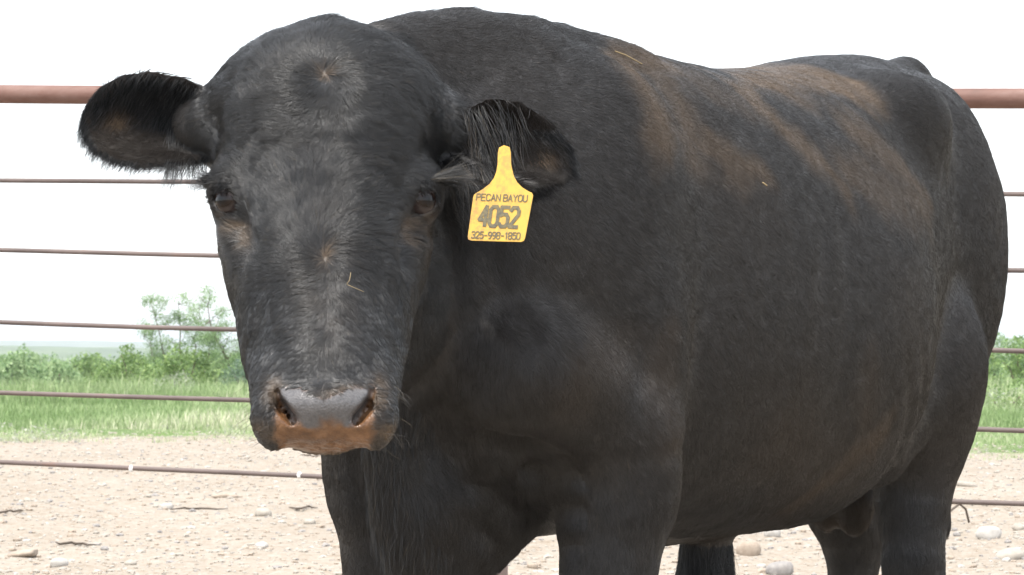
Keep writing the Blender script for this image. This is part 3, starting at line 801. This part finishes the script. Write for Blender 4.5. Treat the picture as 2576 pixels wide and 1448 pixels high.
# ------------------------------------------------------------------ ground, hills
def edge_y(x):                                     # where the bare dirt ends and the grass begins
    return np.interp(x, [-12, -5, -4, 0, 4, 5, 12], [27, 27.5, 29, 28, 24.5, 23.5, 22])
def ground_z(x, y):
    z = -np.interp(y, [-50, 44, 60, 110, 200, 320, 900, 9000], [0, 0, .45, 2.4, 5.4, 8, 10, 10])
    return z
def small_relief(x, y):
    p = np.stack([x, y, 0 * x], -1)
    near = (1 - sst(26, 34, y)) * sst(7.5, 9, y)
    return near * (.010 * noise(p, 1.3, 61) + .009 * noise(p * [1, .7, 1], 5, 62) + .007 * noise(p, 13, 63)) + sst(24, 30, y) * .03 * noise(p, .7, 64)
def grade(lo, hi, dense, fine, grow):
    a = [dense[0]]
    while a[-1] < dense[1]: a.append(a[-1] + fine)
    s = fine
    while a[-1] < hi: s *= grow; a.append(a[-1] + s)
    b = [dense[0]]; s = fine
    while b[-1] > lo: s *= grow; b.append(b[-1] - s)
    return np.array(b[::-1][:-1] + a)
gx = grade(-5000, 5000, (-4.6, 4.6), .045, 1.12); gy = grade(-60, 6000, (10.6, 29), .055, 1.12)
GX, GY = np.meshgrid(gx, gy, indexing='ij'); fx, fy = GX.ravel(), GY.ravel()
fz = ground_z(fx, fy) + small_relief(fx, fy)
nX, nY = GX.shape; I, J = np.meshgrid(np.arange(nX - 1), np.arange(nY - 1), indexing='ij')
GQ = np.stack([I * nY + J, (I + 1) * nY + J, (I + 1) * nY + J + 1, I * nY + J + 1], -1).reshape(-1, 4)
m_g, nt_, b_ = new_mat('dirt')
co = N(nt_, 'ShaderNodeTexCoord').outputs['Object']
n1 = noise_n(nt_, .8, 5, .6, co); n2 = noise_n(nt_, 14, 6, .7, co); n3 = noise_n(nt_, 55, 4, .7, co)
c1 = ramp(nt_, n1, [(.3, (.275, .242, .20)), (.7, (.325, .292, .25))])
c2 = ramp(nt_, n2, [(.26, (.62, .53, .45)), (.42, (.88, .84, .79)), (.62, (1, 1, 1)), (.75, (1.12, 1.1, 1.08))])
dirt = mixc(nt_, 1.0, c1, c2, 'MULTIPLY')
dirt = mixc(nt_, 1.0, dirt, ramp(nt_, n3, [(.3, (.72, .66, .60)), (.5, (1, 1, 1)), (.72, (1.12, 1.12, 1.12))]), 'MULTIPLY')
green = ramp(nt_, n1, [(.3, (.075, .12, .035)), (.7, (.13, .19, .06))])
nt_.links.new(mixc(nt_, attr(nt_, 'green'), dirt, green), b_.inputs['Base Color'])
b_.inputs['Roughness'].default_value = .95; b_.inputs['Specular IOR Level'].default_value = .2
bump(nt_, b_, n3, .5, .006)
ground = mesh_np('ground', np.stack([fx, fy, fz], -1), GQ, m_g); tag(ground, kind='structure')
gp = np.stack([fx, fy, 0 * fx], -1)
fattr(ground, 'green', np.clip(sst(-.6, 1.4, fy - edge_y(fx) + 1.2 * noise(gp, .5, 65) + .7 * noise(gp, 2, 66)), 0, 1) * (fy > 15))

m_h, nt_, b_ = new_mat('hillside')
hn = noise_n(nt_, .02, 8, .7)
nt_.links.new(ramp(nt_, hn, [(.35, (.045, .075, .035)), (.55, (.10, .14, .06)), (.7, (.20, .22, .12))]), b_.inputs['Base Color']); b_.inputs['Roughness'].default_value = 1
def hills(D, x0, x1, prof, depth, rough, seed):
    xs = np.linspace(x0, x1, 260); ys = np.linspace(D - depth, D + depth, 40)
    A, B = np.meshgrid(xs, ys, indexing='ij'); fa, fb = A.ravel(), B.ravel()
    h = np.interp(fa, [p[0] for p in prof], [p[1] for p in prof]); k = np.clip(1 - np.abs((fb - D) / depth), 0, 1); k = np.sqrt(k) * np.clip(np.minimum(fa - x0, x1 - fa) / (.08 * (x1 - x0)), 0, 1)
    p = np.stack([fa, fb, 0 * fa], -1)
    z = -10.5 + (h + 10.5) * k + rough * k * (noise(p, 1 / (D * .06), seed) + .5 * noise(p, 1 / (D * .02), seed + 1) + .35 * noise(p, 1 / (D * .004), seed + 2))
    I, J = np.meshgrid(np.arange(259), np.arange(39), indexing='ij')
    o = mesh_np('hills', np.stack([fa, fb, z], -1), np.stack([I * 40 + J, (I + 1) * 40 + J, (I + 1) * 40 + J + 1, I * 40 + J + 1], -1).reshape(-1, 4), m_h)
    tag(o, kind='structure'); return o
hills(3600, -2600, 2600, [(-2600, 9), (-900, 7.5), (-560, 7.5), (-380, 4.5), (-200, 6.5), (0, 5), (700, 9), (2600, 12)], 700, 1.2, 70)
hills(1300, -1100, 1100, [(-1100, 2.0), (-240, .2), (-120, -.6), (0, 1), (180, 4.5), (1100, 9)], 240, .8, 75)

# ------------------------------------------------------------------ plants
def leaf_mat(name, c0, c1, c2):
    m, nt, b = new_mat(name)
    nt.links.new(ramp(nt, attr(nt, 'tone'), [(0, c0), (.55, c1), (1, c2)]), b.inputs['Base Color'])
    b.inputs['Roughness'].default_value = .6; b.inputs['Specular IOR Level'].default_value = .3
    tr = N(nt, 'ShaderNodeBsdfTranslucent'); mx = N(nt, 'ShaderNodeMixShader'); mx.inputs[0].default_value = .35
    nt.links.new(b.inputs['Base Color'].links[0].from_socket, tr.inputs['Color'])
    out = nt.nodes['Material Output']
    nt.links.new(b.outputs[0], mx.inputs[1]); nt.links.new(tr.outputs[0], mx.inputs[2]); nt.links.new(mx.outputs[0], out.inputs['Surface'])
    return m
M_GRASS = leaf_mat('grass', (.18, .27, .10), (.35, .43, .22), (.66, .62, .48))
M_BUSH = leaf_mat('bush_leaf', (.07, .13, .045), (.19, .29, .10), (.34, .44, .17))
M_MESQ = leaf_mat('mesquite_leaf', (.12, .20, .09), (.25, .36, .17), (.40, .50, .27))
M_PALE = leaf_mat('pale_leaf', (.16, .21, .13), (.32, .35, .26), (.60, .60, .52))
M_BLUE = leaf_mat('blue_leaf', (.07, .13, .08), (.14, .21, .14), (.24, .31, .22))
m_bark, nt_, b_ = new_mat('bark')
nt_.links.new(ramp(nt_, noise_n(nt_, 18, 5), [(.3, (.05, .035, .025)), (.7, (.17, .13, .10))]), b_.inputs['Base Color']); b_.inputs['Roughness'].default_value = .9

def leaves(C0, size, aspect=.5, up=.3):
    """a quad per centre point, random way round"""
    n = len(C0); a = rng.normal(size=(n, 3)); a[:, 2] += up; a = unit(a); b = unit(np.cross(a, rng.normal(size=(n, 3))))
    s = (size * (.6 + .8 * rng.random(n)))[:, None]
    V = np.stack([C0 - a * s, C0 + b * s * aspect, C0 + a * s, C0 - b * s * aspect], 1).reshape(-1, 3)
    return V, np.arange(4 * n).reshape(-1, 4)
def crown_points(blobs, per, shell=.55):
    out = []
    for c, r in blobs:
        n = int(per * (r if np.isscalar(r) else np.mean(r)) ** 2)
        d = unit(rng.normal(size=(n, 3))); q = (shell + (1 - shell) * rng.random(n) ** .7)[:, None]
        q *= (1 + .25 * noise(d * 1.0 + np.array(c), 2.3, 81))[:, None]
        out.append(np.array(c) + d * q * np.array(r))
    return np.concatenate(out)
def limbs(base, tips, r0, segs=6, wob=.10):
    parts = []
    for tip in tips:
        b, t = np.array(base, float), np.array(tip, float); L = np.linalg.norm(t - b)
        pts = [b + (t - b) * s + np.array([rng.normal(), rng.normal(), rng.normal() * .5]) * wob * L * s * (1 - .5 * s) for s in np.linspace(0, 1, segs)]
        pts[0] = b
        parts.append(tube(pts, np.linspace(r0, r0 * .25, segs), 6))
    return join(parts)
def plant(name, label, cat, base, blobs, per, size, mat, tips=None, r0=.03, group=None, aspect=.5, shell=.55, cut=None):
    x, y = base; z = float(ground_z(x, y)); root = empty(name, (x, y, z)); tag(root, label, cat, group)
    if tips is None: tips = [np.array(c) * [.8, .8, .95] for c, r in blobs]
    V, f = limbs((0, 0, -.03), tips, r0)
    mesh_np('trunk' if 'tree' in name else 'stem', V, f, m_bark, root)
    Pc = crown_points(blobs, per, shell)
    if cut is not None: Pc = Pc[noise(Pc, cut[0], 83) > cut[1]]
    Pc = Pc[Pc[:, 2] > .02]
    V, f = leaves(Pc, size, aspect)
    o = mesh_np('crown' if 'tree' in name else 'foliage', V, f, mat, root, smooth=False)
    tn = np.clip(.5 + .25 * noise(Pc, 3 / max(size * 12, .2), 82) + rng.normal(0, .16, len(Pc)) + .1, 0, 1)
    fattr(o, 'tone', np.repeat(tn, 4))
    return root
def px_at(px, D): return (px - 1288) / F * D
def bl(lst, s): return [((a * s, b * s, c * s), r * s) for a, b, c, r in lst]

GBUSH = 'green bushes at the edge of the grass'
# dark green bushes left of the bull's muzzle
D0 = 50
plant('bush', 'round yellow-green bush at the foot of the thin tree left of the muzzle', 'bush', (px_at(440, D0), D0),
      [((-.3, 0, .45), .42), ((.25, .1, .62), .46), ((.05, 0, .88), .28), ((.4, -.1, .28), .34), ((-.1, -.1, .2), .36), ((.45, .2, .85), .2)], 7000, .030, M_BUSH, group=GBUSH, cut=(5, -.35))
plant('bush', 'dark green bush with a pointed top, left of the round yellow-green bush', 'bush', (px_at(318, 51), 51),
      [((-.2, 0, .38), .40), ((.1, .1, .68), .34), ((.02, 0, 1.0), .18), ((.42, -.1, .33), .36), ((-.6, 0, .28), .30), ((.58, 0, .70), .18), ((-.35, .1, .62), .2)], 7500, .030, M_BUSH, group=GBUSH, cut=(5, -.3))
plant('bush', 'blue-green bush right beside the bull\'s muzzle', 'bush', (px_at(612, 47), 47),
      [((-.1, 0, .35), .33), ((.25, .1, .5), .34), ((.0, 0, .6), .24)], 8000, .022, M_BLUE, group=GBUSH, cut=(6, -.4))
plant('weed', 'pale silvery weed in front of the round yellow-green bush', 'weed', (px_at(438, 44), 44),
      [((-.15, 0, .28), .2), ((.12, .1, .35), .2), ((0, 0, .15), .22), ((.25, 0, .15), .14)], 9000, .016, M_PALE, cut=(9, -.1), r0=.008)
plant('weed', 'grey-green weed spreading onto the dirt at the left edge, behind the rods', 'weed', (px_at(80, 26.5), 26.5),
      [((-.22, 0, .06), .14), ((.1, .1, .08), .15), ((.35, 0, .05), .12), ((-.05, -.15, .05), .13)], 9000, .013, M_PALE, cut=(9, -.2), r0=.005)
plant('weed', 'small grey-green weed alone on the dirt edge below the muzzle side of the grass', 'weed', (px_at(560, 28), 28),
      [((-.12, 0, .05), .10), ((.1, .05, .06), .11)], 9000, .012, M_PALE, cut=(9, -.2), r0=.005)
# mesquite trees
def mesquite(label, base, H, tips, seed, dens=1.0, fol=.5):
    global rng
    rs = np.random.default_rng(seed); x, y = base; root = empty('mesquite_tree', (x, y, float(ground_z(x, y)))); tag(root, label, 'tree', 'thin mesquite trees behind the fence')
    parts = []; ends = []
    for tx, ty, tz, r in tips:
        b = np.zeros(3); t = np.array([tx, ty, tz]) * H
        pts = [b]; n = 8
        for k in range(1, n + 1):
            s = k / n; bend = np.array([t[0] * s ** .8, t[1] * s, t[2] * s ** 1.15]); pts.append(bend + rs.normal(0, .022 * H, 3) * s)
        parts.append(tube(pts, np.linspace(r, r * .25, n + 1), 7))
        for k in range(3, n + 1):
            for q in range(3):
                d = unit(rs.normal(size=(1, 3)))[0] * [1, 1, .6] + [0, 0, .35]; L = H * (.10 + .12 * rs.random()); p0 = pts[k]
                tw = [p0, p0 + d * L * .5 + rs.normal(0, .012, 3), p0 + d * L]
                parts.append(tube(tw, [r * .25, r * .16, .003], 4))
                if rs.random() < fol + .3 * (k > 5): ends += [tw[1], tw[2], (tw[1] + tw[2]) / 2]
    V, f = join(parts); mesh_np('trunk', V, f, m_bark, root)
    E = np.array(ends); n = int(85 * dens)
    P = np.repeat(E, n, 0) + rs.normal(0, 1, (len(E) * n, 3)) * [.075, .075, .055]
    V, f = leaves(P, .020, .32, -.2); o = mesh_np('crown', V, f, M_MESQ, root, smooth=False)
    fattr(o, 'tone', np.repeat(np.clip(.5 + .3 * noise(P, 4, 84) + rng.normal(0, .15, len(P)), 0, 1), 4))
mesquite('thin mesquite tree with an open feathery crown, standing over the round yellow-green bush', (px_at(470, 52), 52), 2.0, [(-.34, 0, .96, .022), (-.08, .1, .98, .026), (.30, -.1, .84, .020), (.12, -.1, .92, .018), (-.42, .1, .66, .016)], 91, 1.0)
mesquite('mesquite tree with a dark crooked leaning trunk, half hidden behind the bull\'s muzzle', (px_at(655, 50), 50), 2.1, [(-.48, 0, .86, .032), (-.22, .1, .98, .026), (.05, -.1, 1.08, .026), (.2, .1, .9, .022), (-.36, 0, .6, .016)], 92, .9)
# right of the rump
plant('bush', 'bright green bush behind the fence at the right edge, beside the rump', 'bush', (px_at(2575, 46), 46),
      [((-.35, 0, .45), .38), ((.2, .1, .6), .42), ((-.1, 0, .95), .24), ((.7, 0, .4), .4), ((-.45, 0, .82), .12)], 7000, .028, M_BUSH, group=GBUSH, cut=(5, -.4))
plant('flowering_weed', 'weed dotted with small white flowers below the bright green bush at the right edge', 'weed', (px_at(2540, 36), 36),
      [((-.2, 0, .18), .2), ((.15, .1, .22), .2), ((.5, 0, .2), .2)], 6000, .014, M_PALE, cut=(9, .05), r0=.006)
plant('bush', 'low green bush under the white flowering weed at the right edge', 'bush', (px_at(2530, 38), 38),
      [((-.2, 0, .18), .24), ((.25, .1, .25), .26), ((.7, 0, .25), .26)], 8000, .022, M_BUSH, group=GBUSH, cut=(6, -.4))
# trees down the slope
tree_spec = [(-60, 95, 2.5, 1.9, 'pale green round tree at the left edge beyond the grass', M_MESQ),
             (60, 110, 2.9, 2.3, 'pale green broad tree, second from the left edge beyond the grass', M_MESQ),
             (150, 98, 2.2, 1.5, 'small pale green tree between the broad tree and the pointed bush', M_MESQ),
             (235, 120, 3.1, 2.0, 'darker tree behind the pointed dark green bush', M_BUSH),
             (345, 140, 3.8, 2.2, 'yellow-green tree behind the gap between the two bushes', M_BUSH),
             (540, 110, 2.8, 1.9, 'round yellow-green tree behind the crooked mesquite trunk', M_BUSH),
             (620, 150, 4.2, 2.5, 'dull green tree far behind the crooked mesquite trunk', M_BUSH),
             (2500, 130, 4.6, 2.0, 'hazy green tree behind the bright green bush at the right edge', M_MESQ),
             (2610, 115, 4.0, 1.9, 'hazy green tree farthest right, cut by the right edge', M_MESQ)]
for px, D, H, W, lab, mt in tree_spec:
    bs = []
    for k in range(8):
        a = R.uniform(0, 6.28); q = R.uniform(.1, .75)
        bs.append(((math.cos(a) * q * W * .7, math.sin(a) * q * W * .7, H * R.uniform(.35, .82)), W * R.uniform(.28, .46)))
    bs.append(((0, 0, H * .86), W * .34))
    plant('tree', lab, 'tree', (px_at(px, D), D), bs, 1500, .075, mt, r0=.10, group='trees down the slope beyond the grass', cut=(1.6, -.45))
# far-off wood as one mass
n = 5200; P = np.stack([rng.uniform(-1, 1, n), rng.uniform(240, 700, n) ** 1.0, np.zeros(n)], -1); P[:, 0] *= P[:, 1] * .30
hgt = rng.uniform(3.5, 8.2, n) * np.interp(P[:, 1], [170, 400, 700], [.72, 1.0, 1.15])
k = 40; cen = np.repeat(P, k, 0); hh = np.repeat(hgt, k); gz = ground_z(cen[:, 0], cen[:, 1])
d = unit(rng.normal(size=(n * k, 3))); rr = rng.random(n * k) ** .5
cen = cen + d * (rr * hh * .38)[:, None] * [1.3, 1.3, 1]; cen[:, 2] += gz + hh * .58
V, f = leaves(cen, .38, .7, .2)
wood = mesh_np('distant_wood', V, f, M_BUSH, smooth=False); tag(wood, 'hazy mass of trees on the plain far below the hills', 'wood', kind='stuff')
fattr(wood, 'tone', np.repeat(np.clip(.5 + .3 * noise(np.repeat(P, k, 0), .03, 85) + rng.normal(0, .12, n * k), 0, 1), 4))

# grass: one sward
def blades(Pb, H, W, lean):
    n = len(Pb); a = rng.uniform(0, 2 * math.pi, n); dx = np.stack([np.cos(a), np.sin(a), 0 * a], -1)
    sd = np.stack([-dx[:, 1], dx[:, 0], 0 * a], -1); l = (lean * H)[:, None]
    m = Pb + dx * l * .35 + np.array([0, 0, 1]) * (H * .6)[:, None]; t = Pb + dx * l + np.array([0, 0, 1]) * H[:, None]
    w = W[:, None]
    V = np.stack([Pb - sd * w, Pb + sd * w, m + sd * w * .7, m - sd * w * .7, t], 1).reshape(-1, 3)
    b = np.arange(n) * 5
    return V, [np.stack([b, b + 1, b + 2, b + 3], -1), np.stack([b + 3, b + 2, b + 4], -1)]
def grass_field(n, y0, y1, hmin, hmax, wid, xm=.24):
    Y = rng.uniform(y0 ** .5, y1 ** .5, n) ** 2; X = rng.uniform(-1, 1, n) * Y * xm
    p = np.stack([X, Y, 0 * X], -1)
    e = edge_y(X) + 1.3 * noise(p, .45, 86) + .8 * noise(p, 1.7, 87)
    keep = (Y - e) > rng.uniform(-1.4, .9, n) ** 3; p = p[keep]; e = e[keep]
    k = 9; q = np.repeat(p, k, 0) + rng.normal(0, .05, (len(p) * k, 3)) * [1, 1, 0]
    ed = np.repeat(p[:, 1] - e, k); patch = noise(q, .35, 88)
    H = rng.uniform(hmin, hmax, len(q)) * np.clip(.35 + .09 * ed, .3, 1.0) * (1 + .55 * patch)
    q[:, 2] = ground_z(q[:, 0], q[:, 1]) - .01
    tone = np.clip(.36 + .34 * patch + .12 * noise(q, 1.5, 89) + rng.normal(0, .16, len(q)) + .28 * np.exp(-np.maximum(ed, 0) / 4) + .14 * np.sin(q[:, 1] * .7), 0, 1)
    V, f = blades(q, H, np.full(len(q), wid) * rng.uniform(.6, 1.3, len(q)), rng.uniform(.1, .7, len(q)))
    return V, f, np.repeat(tone, 5)
fields = [grass_field(15000, 22, 34, .06, .19, .0045, .31), grass_field(15000, 30, 47, .10, .30, .007, .31), grass_field(6000, 40, 56, .22, .48, .008)]
V, f = join([(a, b) for a, b, c in fields])
g = mesh_np('grass', V, f, M_GRASS, smooth=False); tag(g, 'tall green grass with straw-coloured heads along the edge of the dirt', 'grass', kind='stuff')
fattr(g, 'tone', np.concatenate([c for a, b, c in fields]))

# ------------------------------------------------------------------ stones
def stone_mat(name, c0, c1):
    m, nt, b = new_mat(name)
    nt.links.new(ramp(nt, noise_n(nt, 30, 5, .7), [(.3, c0), (.7, c1)]), b.inputs['Base Color']); b.inputs['Roughness'].default_value = .85
    bump(nt, b, noise_n(nt, 80, 4), .4, .004); return m
M_ST = [stone_mat('stone_cream', (.28, .25, .21), (.36, .33, .285)), stone_mat('stone_tan', (.24, .19, .145), (.37, .31, .25)), stone_mat('stone_grey', (.17, .16, .155), (.30, .28, .26)), stone_mat('stone_white', (.33, .31, .28), (.42, .40, .37))]
bm = bmesh.new(); bmesh.ops.create_icosphere(bm, subdivisions=3, radius=1); SV = np.array([v.co[:] for v in bm.verts]); SF = np.array([[v.index for v in f.verts] for f in bm.faces]); bm.free()
bm = bmesh.new(); bmesh.ops.create_icosphere(bm, subdivisions=1, radius=1); PV = np.array([v.co[:] for v in bm.verts]); PF = np.array([[v.index for v in f.verts] for f in bm.faces]); bm.free()
def rock(px, py, wpx, hpx, mi, label, group=None):
    D = .93 * F / (py - 870); x = px_at(px, D); w = wpx / F * D / 2; h = hpx / F * D
    V = SV * (1 + .22 * noise(SV * 1.0 + px, 1.1, 95) + .10 * noise(SV + px, 2.7, 96))[:, None]
    V = np.sign(V) * np.abs(V) ** .85 * [w, w * .8, h * .62]
    o = mesh_np('stone', V, SF, M_ST[mi]); o.location = (x, D, h * .30 + float(small_relief(np.array([x]), np.array([D]))[0])); o.rotation_euler = (0, R.uniform(-.15, .15), R.uniform(-.5, .5))
    tag(o, label, 'stone', group)
ROCKS = [(570, 1250, 62, 16, 1, 'flat tan stone just below the lowest rod, left of the far foreleg'),
         (885, 1205 + 0, 0, 0, 0, None),
         (890, 1128, 60, 12, 1, None),
         (665, 1295, 44, 22, 0, 'rounded cream stone on the dirt below the lowest rod'),
         (420, 1282, 30, 16, 3, 'small whitish stone left of the rounded cream stone'),
         (60, 1400, 80, 18, 1, 'long brown flat stone near the lower left corner'),
         (150, 1425, 46, 26, 3, 'whitish stone in the lower left corner beside the long brown stone'),
         (415, 1085, 20, 10, 2, 'small dark grey stone at the edge of the grass'),
         (1943, 1352, 46, 26, 3, 'white stone seen under the belly, between sheath and hind leg'),
         (1880, 1395, 60, 42, 1, 'tan rounded stone under the belly beside the hairy sheath'),
         (2290 + 195, 1358, 62, 36, 3, 'large white stone right of the hind leg'),
         (2540, 1405, 70, 30, 0, 'cream stone near the lower right corner'),
         (2560, 1330, 30, 18, 0, 'small cream stone at the right edge, above the corner stone'),
         (2430, 1225, 50, 14, 0, 'flat cream stone right of the hind leg, just above the lowest rod'),
         (1960, 1440, 70, 36, 2, 'grey stone at the bottom edge under the belly'),
         (1340, 1425, 26, 14, 1, 'small tan stone under the brisket, right of the fence post'),
         (330, 1420, 30, 14, 0, 'small cream stone at the bottom edge, left part'),
         (960 - 300, 1375, 34, 18, 3, 'small white stone between the long brown stone and the far foreleg'),
         (780, 1315, 30, 14, 0, 'small cream stone right beside the far foreleg')]
for r in ROCKS:
    if r[-1] and r[2]: rock(*r)
for k in range(34):
    px = R.choice([R.uniform(0, 850), R.uniform(0, 850), R.uniform(1860, 2060), R.uniform(2380, 2576)]); py = R.uniform(1135, 1440)
    s = R.uniform(10, 24) * (py - 870) / 450
    rock(px, py, s * .8, s * .4, R.choice([0, 0, 1, 2, 3]), 'small loose stone scattered on the pale dirt behind the fence', 'small loose stones scattered on the dirt')
n = 19000; Y = 10.8 + (29.5 - 10.8) * rng.random(n) ** 1.3; X = rng.uniform(-1, 1, n) * (Y * .215 + .3)
S_ = np.exp(rng.normal(math.log(.0085), .5, n)) * (.7 + Y / 40); S_ = np.clip(S_ * .9, .004, .022)
sq = np.stack([S_ * rng.uniform(.8, 1.5, n), S_ * rng.uniform(.7, 1.2, n), S_ * rng.uniform(.35, .75, n)], -1)
a = rng.uniform(0, 6.28, n); ca, sa = np.cos(a)[:, None], np.sin(a)[:, None]
jit = 1 + rng.normal(0, .13, (n, len(PV)))
L_ = PV[None] * jit[..., None] * sq[:, None]
V = np.stack([L_[..., 0] * ca - L_[..., 1] * sa + X[:, None], L_[..., 0] * sa + L_[..., 1] * ca + Y[:, None], L_[..., 2] + (small_relief(X, Y) + sq[:, 2] * .2)[:, None]], -1).reshape(-1, 3)
f = (PF[None] + (np.arange(n) * len(PV))[:, None, None]).reshape(-1, 3)
midx = np.repeat(rng.choice(4, n, p=[.52, .28, .12, .08]), len(PF))
gr = mesh_np('gravel', V, f, mats=M_ST, midx=midx, smooth=False); tag(gr, 'fine pale gravel strewn over the dirt', 'gravel', kind='stuff')
# dark dead twigs on the dirt
m_tw, nt_, b_ = new_mat('dead_twig'); b_.inputs['Base Color'].default_value = (.085, .065, .05, 1); b_.inputs['Roughness'].default_value = .9
TW = [(500, 1287, 130, 3, 'dark twig lying on the dirt below the lowest rod'), (760, 1283, 70, 2, 'short dark twig beside the rounded cream stone'),
      (20, 1292, 60, 3, 'dark twig at the left edge'), (830, 1210, 60, 2, 'short dark twig behind the lowest rod close to the far foreleg'), (200, 1370, 110, -4, 'thin dark twig in the lower left part'),
      (780, 1150, 50, 2, 'tiny dark twig just below the bull\'s chin')]
for px, py, w_, dy, lab in TW:
    D = .93 * F / (py - 870); x0, x1 = px_at(px - w_ / 2, D), px_at(px + w_ / 2, D)
    pts = [(x0 + (x1 - x0) * s, D + R.uniform(-.10, .10) + dy * .05 * s, .010 + float(small_relief(np.array([x0 + (x1 - x0) * s]), np.array([D]))[0]) + R.uniform(0, .008)) for s in np.linspace(0, 1, 7)]
    V, f = tube(pts, [.003, .006, .007, .006, .006, .005, .002], 6); tag(mesh_np('twig', V, f, m_tw), lab, 'twig')
D = .93 * F / (1330 - 870)
pts = [(px_at(a, D), D - (b - 1340) * .03, .93 - (b - 870) * D / F + .01) for a, b in ((2366, 1297), (2395, 1302), (2420, 1312), (2440, 1330), (2452, 1352))]
pts = [(x, D + k * .05, max(.012, .02 + .10 * math.sin(k / 4 * math.pi))) for k, (x, y, z) in enumerate(pts)]
V, f = tube(pts, .006, 6); tag(mesh_np('wire', V, f, m_tw), 'curved dark wire sticking up from the dirt behind the hind leg', 'wire')

# ------------------------------------------------------------------ pipe fence
def rust(name, stops, sc):
    m, nt, b = new_mat(name)
    c = N(nt, 'ShaderNodeTexCoord').outputs['Object']; mp = N(nt, 'ShaderNodeMapping'); mp.inputs['Scale'].default_value = (.35, 1, 1); nt.links.new(c, mp.inputs[0])
    n = noise_n(nt, sc, 7, .72, mp.outputs[0]); nt.links.new(ramp(nt, n, stops), b.inputs['Base Color'])
    b.inputs['Roughness'].default_value = .68; bump(nt, b, noise_n(nt, sc * 5, 4, .6, mp.outputs[0]), .5, .0015); return m
M_PIPE = rust('rusty_pipe', [(.30, (.09, .045, .034)), (.48, (.145, .072, .054)), (.60, (.175, .098, .078)), (.74, (.26, .18, .15))], 9)
M_ROD = rust('rusty_rod', [(.30, (.062, .046, .040)), (.46, (.105, .080, .072)), (.60, (.145, .110, .098)), (.74, (.21, .10, .06))], 5)
M_POST = rust('weathered_post', [(.3, (.20, .15, .14)), (.6, (.27, .22, .21)), (.75, (.30, .20, .16))], 7)
DL, DR = 8.05, 7.30
def fpt(sx, yl, yr):             # sx: 0 at the left frame edge, 1 at the right one; runs straight on both sides
    a, b = at(0, yl, DL), at(2576, yr, DR); return a + (b - a) * sx
fence = empty('pipe_fence', (fpt(.5, 237, 248)[0], fpt(.5, 237, 248)[1], 0)); tag(fence, 'rusty pipe fence with a thick top rail and five thin rods, behind the bull', 'fence')
bpy.context.view_layer.update()
off = np.array(fence.location)
def fmesh(name, pts, r, mat, n=20, wob=0.0, parent=fence):
    P = [np.array(p) - off + [0, 0, wob * math.sin(i * 1.7)] for i, p in enumerate(pts)]
    V, f = tube(P, r, n); return mesh_np(name, V, f, mat, parent)
SS = np.linspace(-1.2, 2.2, 36)
fmesh('top_rail', [fpt(s, 238, 249) for s in SS], .0270, M_PIPE, 28, .0008)
rods = [(455, 486), (633, 684), (809, 886), (988, 1081), (1167, 1270)]
for i, (a, b) in enumerate(rods):
    o = fmesh('rod', [fpt(s, a, b + 0) + Vector((0, 0, .004 * math.sin(s * 5 + i * 2))) for s in SS], .0068, M_ROD, 12, .0006)
    if i == 4:
        m_w = None
        mw, nt2, b2 = new_mat('white_paint_blob'); b2.inputs['Base Color'].default_value = (.75, .75, .73, 1); b2.inputs['Roughness'].default_value = .5
        for px in (355, 783):
            s = px / 2576 * DL / (DL - (DL - DR) * px / 2576); c = np.array(fpt(s, a, b)) - off + [0, -.002, .001]
            V = SV * (1 + .2 * noise(SV + px, 2, 97))[:, None] * [.007, .009, .0098] + c
            mesh_np('blob', V, SF, mw, o)
post_s = (1255 / 2576) * DL / (DL - (DL - DR) * 1255 / 2576)
for k in (-2, -1, 0, 1, 2):
    s = post_s + k * .62
    if not (-1.15 < s < 2.15): continue
    tp = fpt(s, 238, 249); fmesh('post', [(tp[0], tp[1] + .001, float(ground_z(tp[0], tp[1])) - .05), (tp[0], tp[1] + .001, tp[2] - .02)], .0285, M_POST, 24)

# ------------------------------------------------------------------ haze
bm = bmesh.new(); bmesh.ops.create_cube(bm, size=1); me = bpy.data.meshes.new('haze'); bm.to_mesh(me); bm.free()
hz = bpy.data.objects.new('haze', me); C.collection.objects.link(hz); hz.scale = (10400, 6500, 40); hz.location = (0, 3000, 20 - 12.5); tag(hz, 'pale summer haze over the plain', 'haze', kind='stuff')
mh = bpy.data.materials.new('haze'); mh.use_nodes = True; nt_ = mh.node_tree; nt_.nodes.remove(nt_.nodes['Principled BSDF'])
pv = N(nt_, 'ShaderNodeVolumePrincipled'); pv.inputs['Density'].default_value = HAZE; pv.inputs['Color'].default_value = (.90, .95, 1, 1); pv.inputs['Anisotropy'].default_value = .3
nt_.links.new(pv.outputs[0], nt_.nodes['Material Output'].inputs['Volume']); me.materials.append(mh)
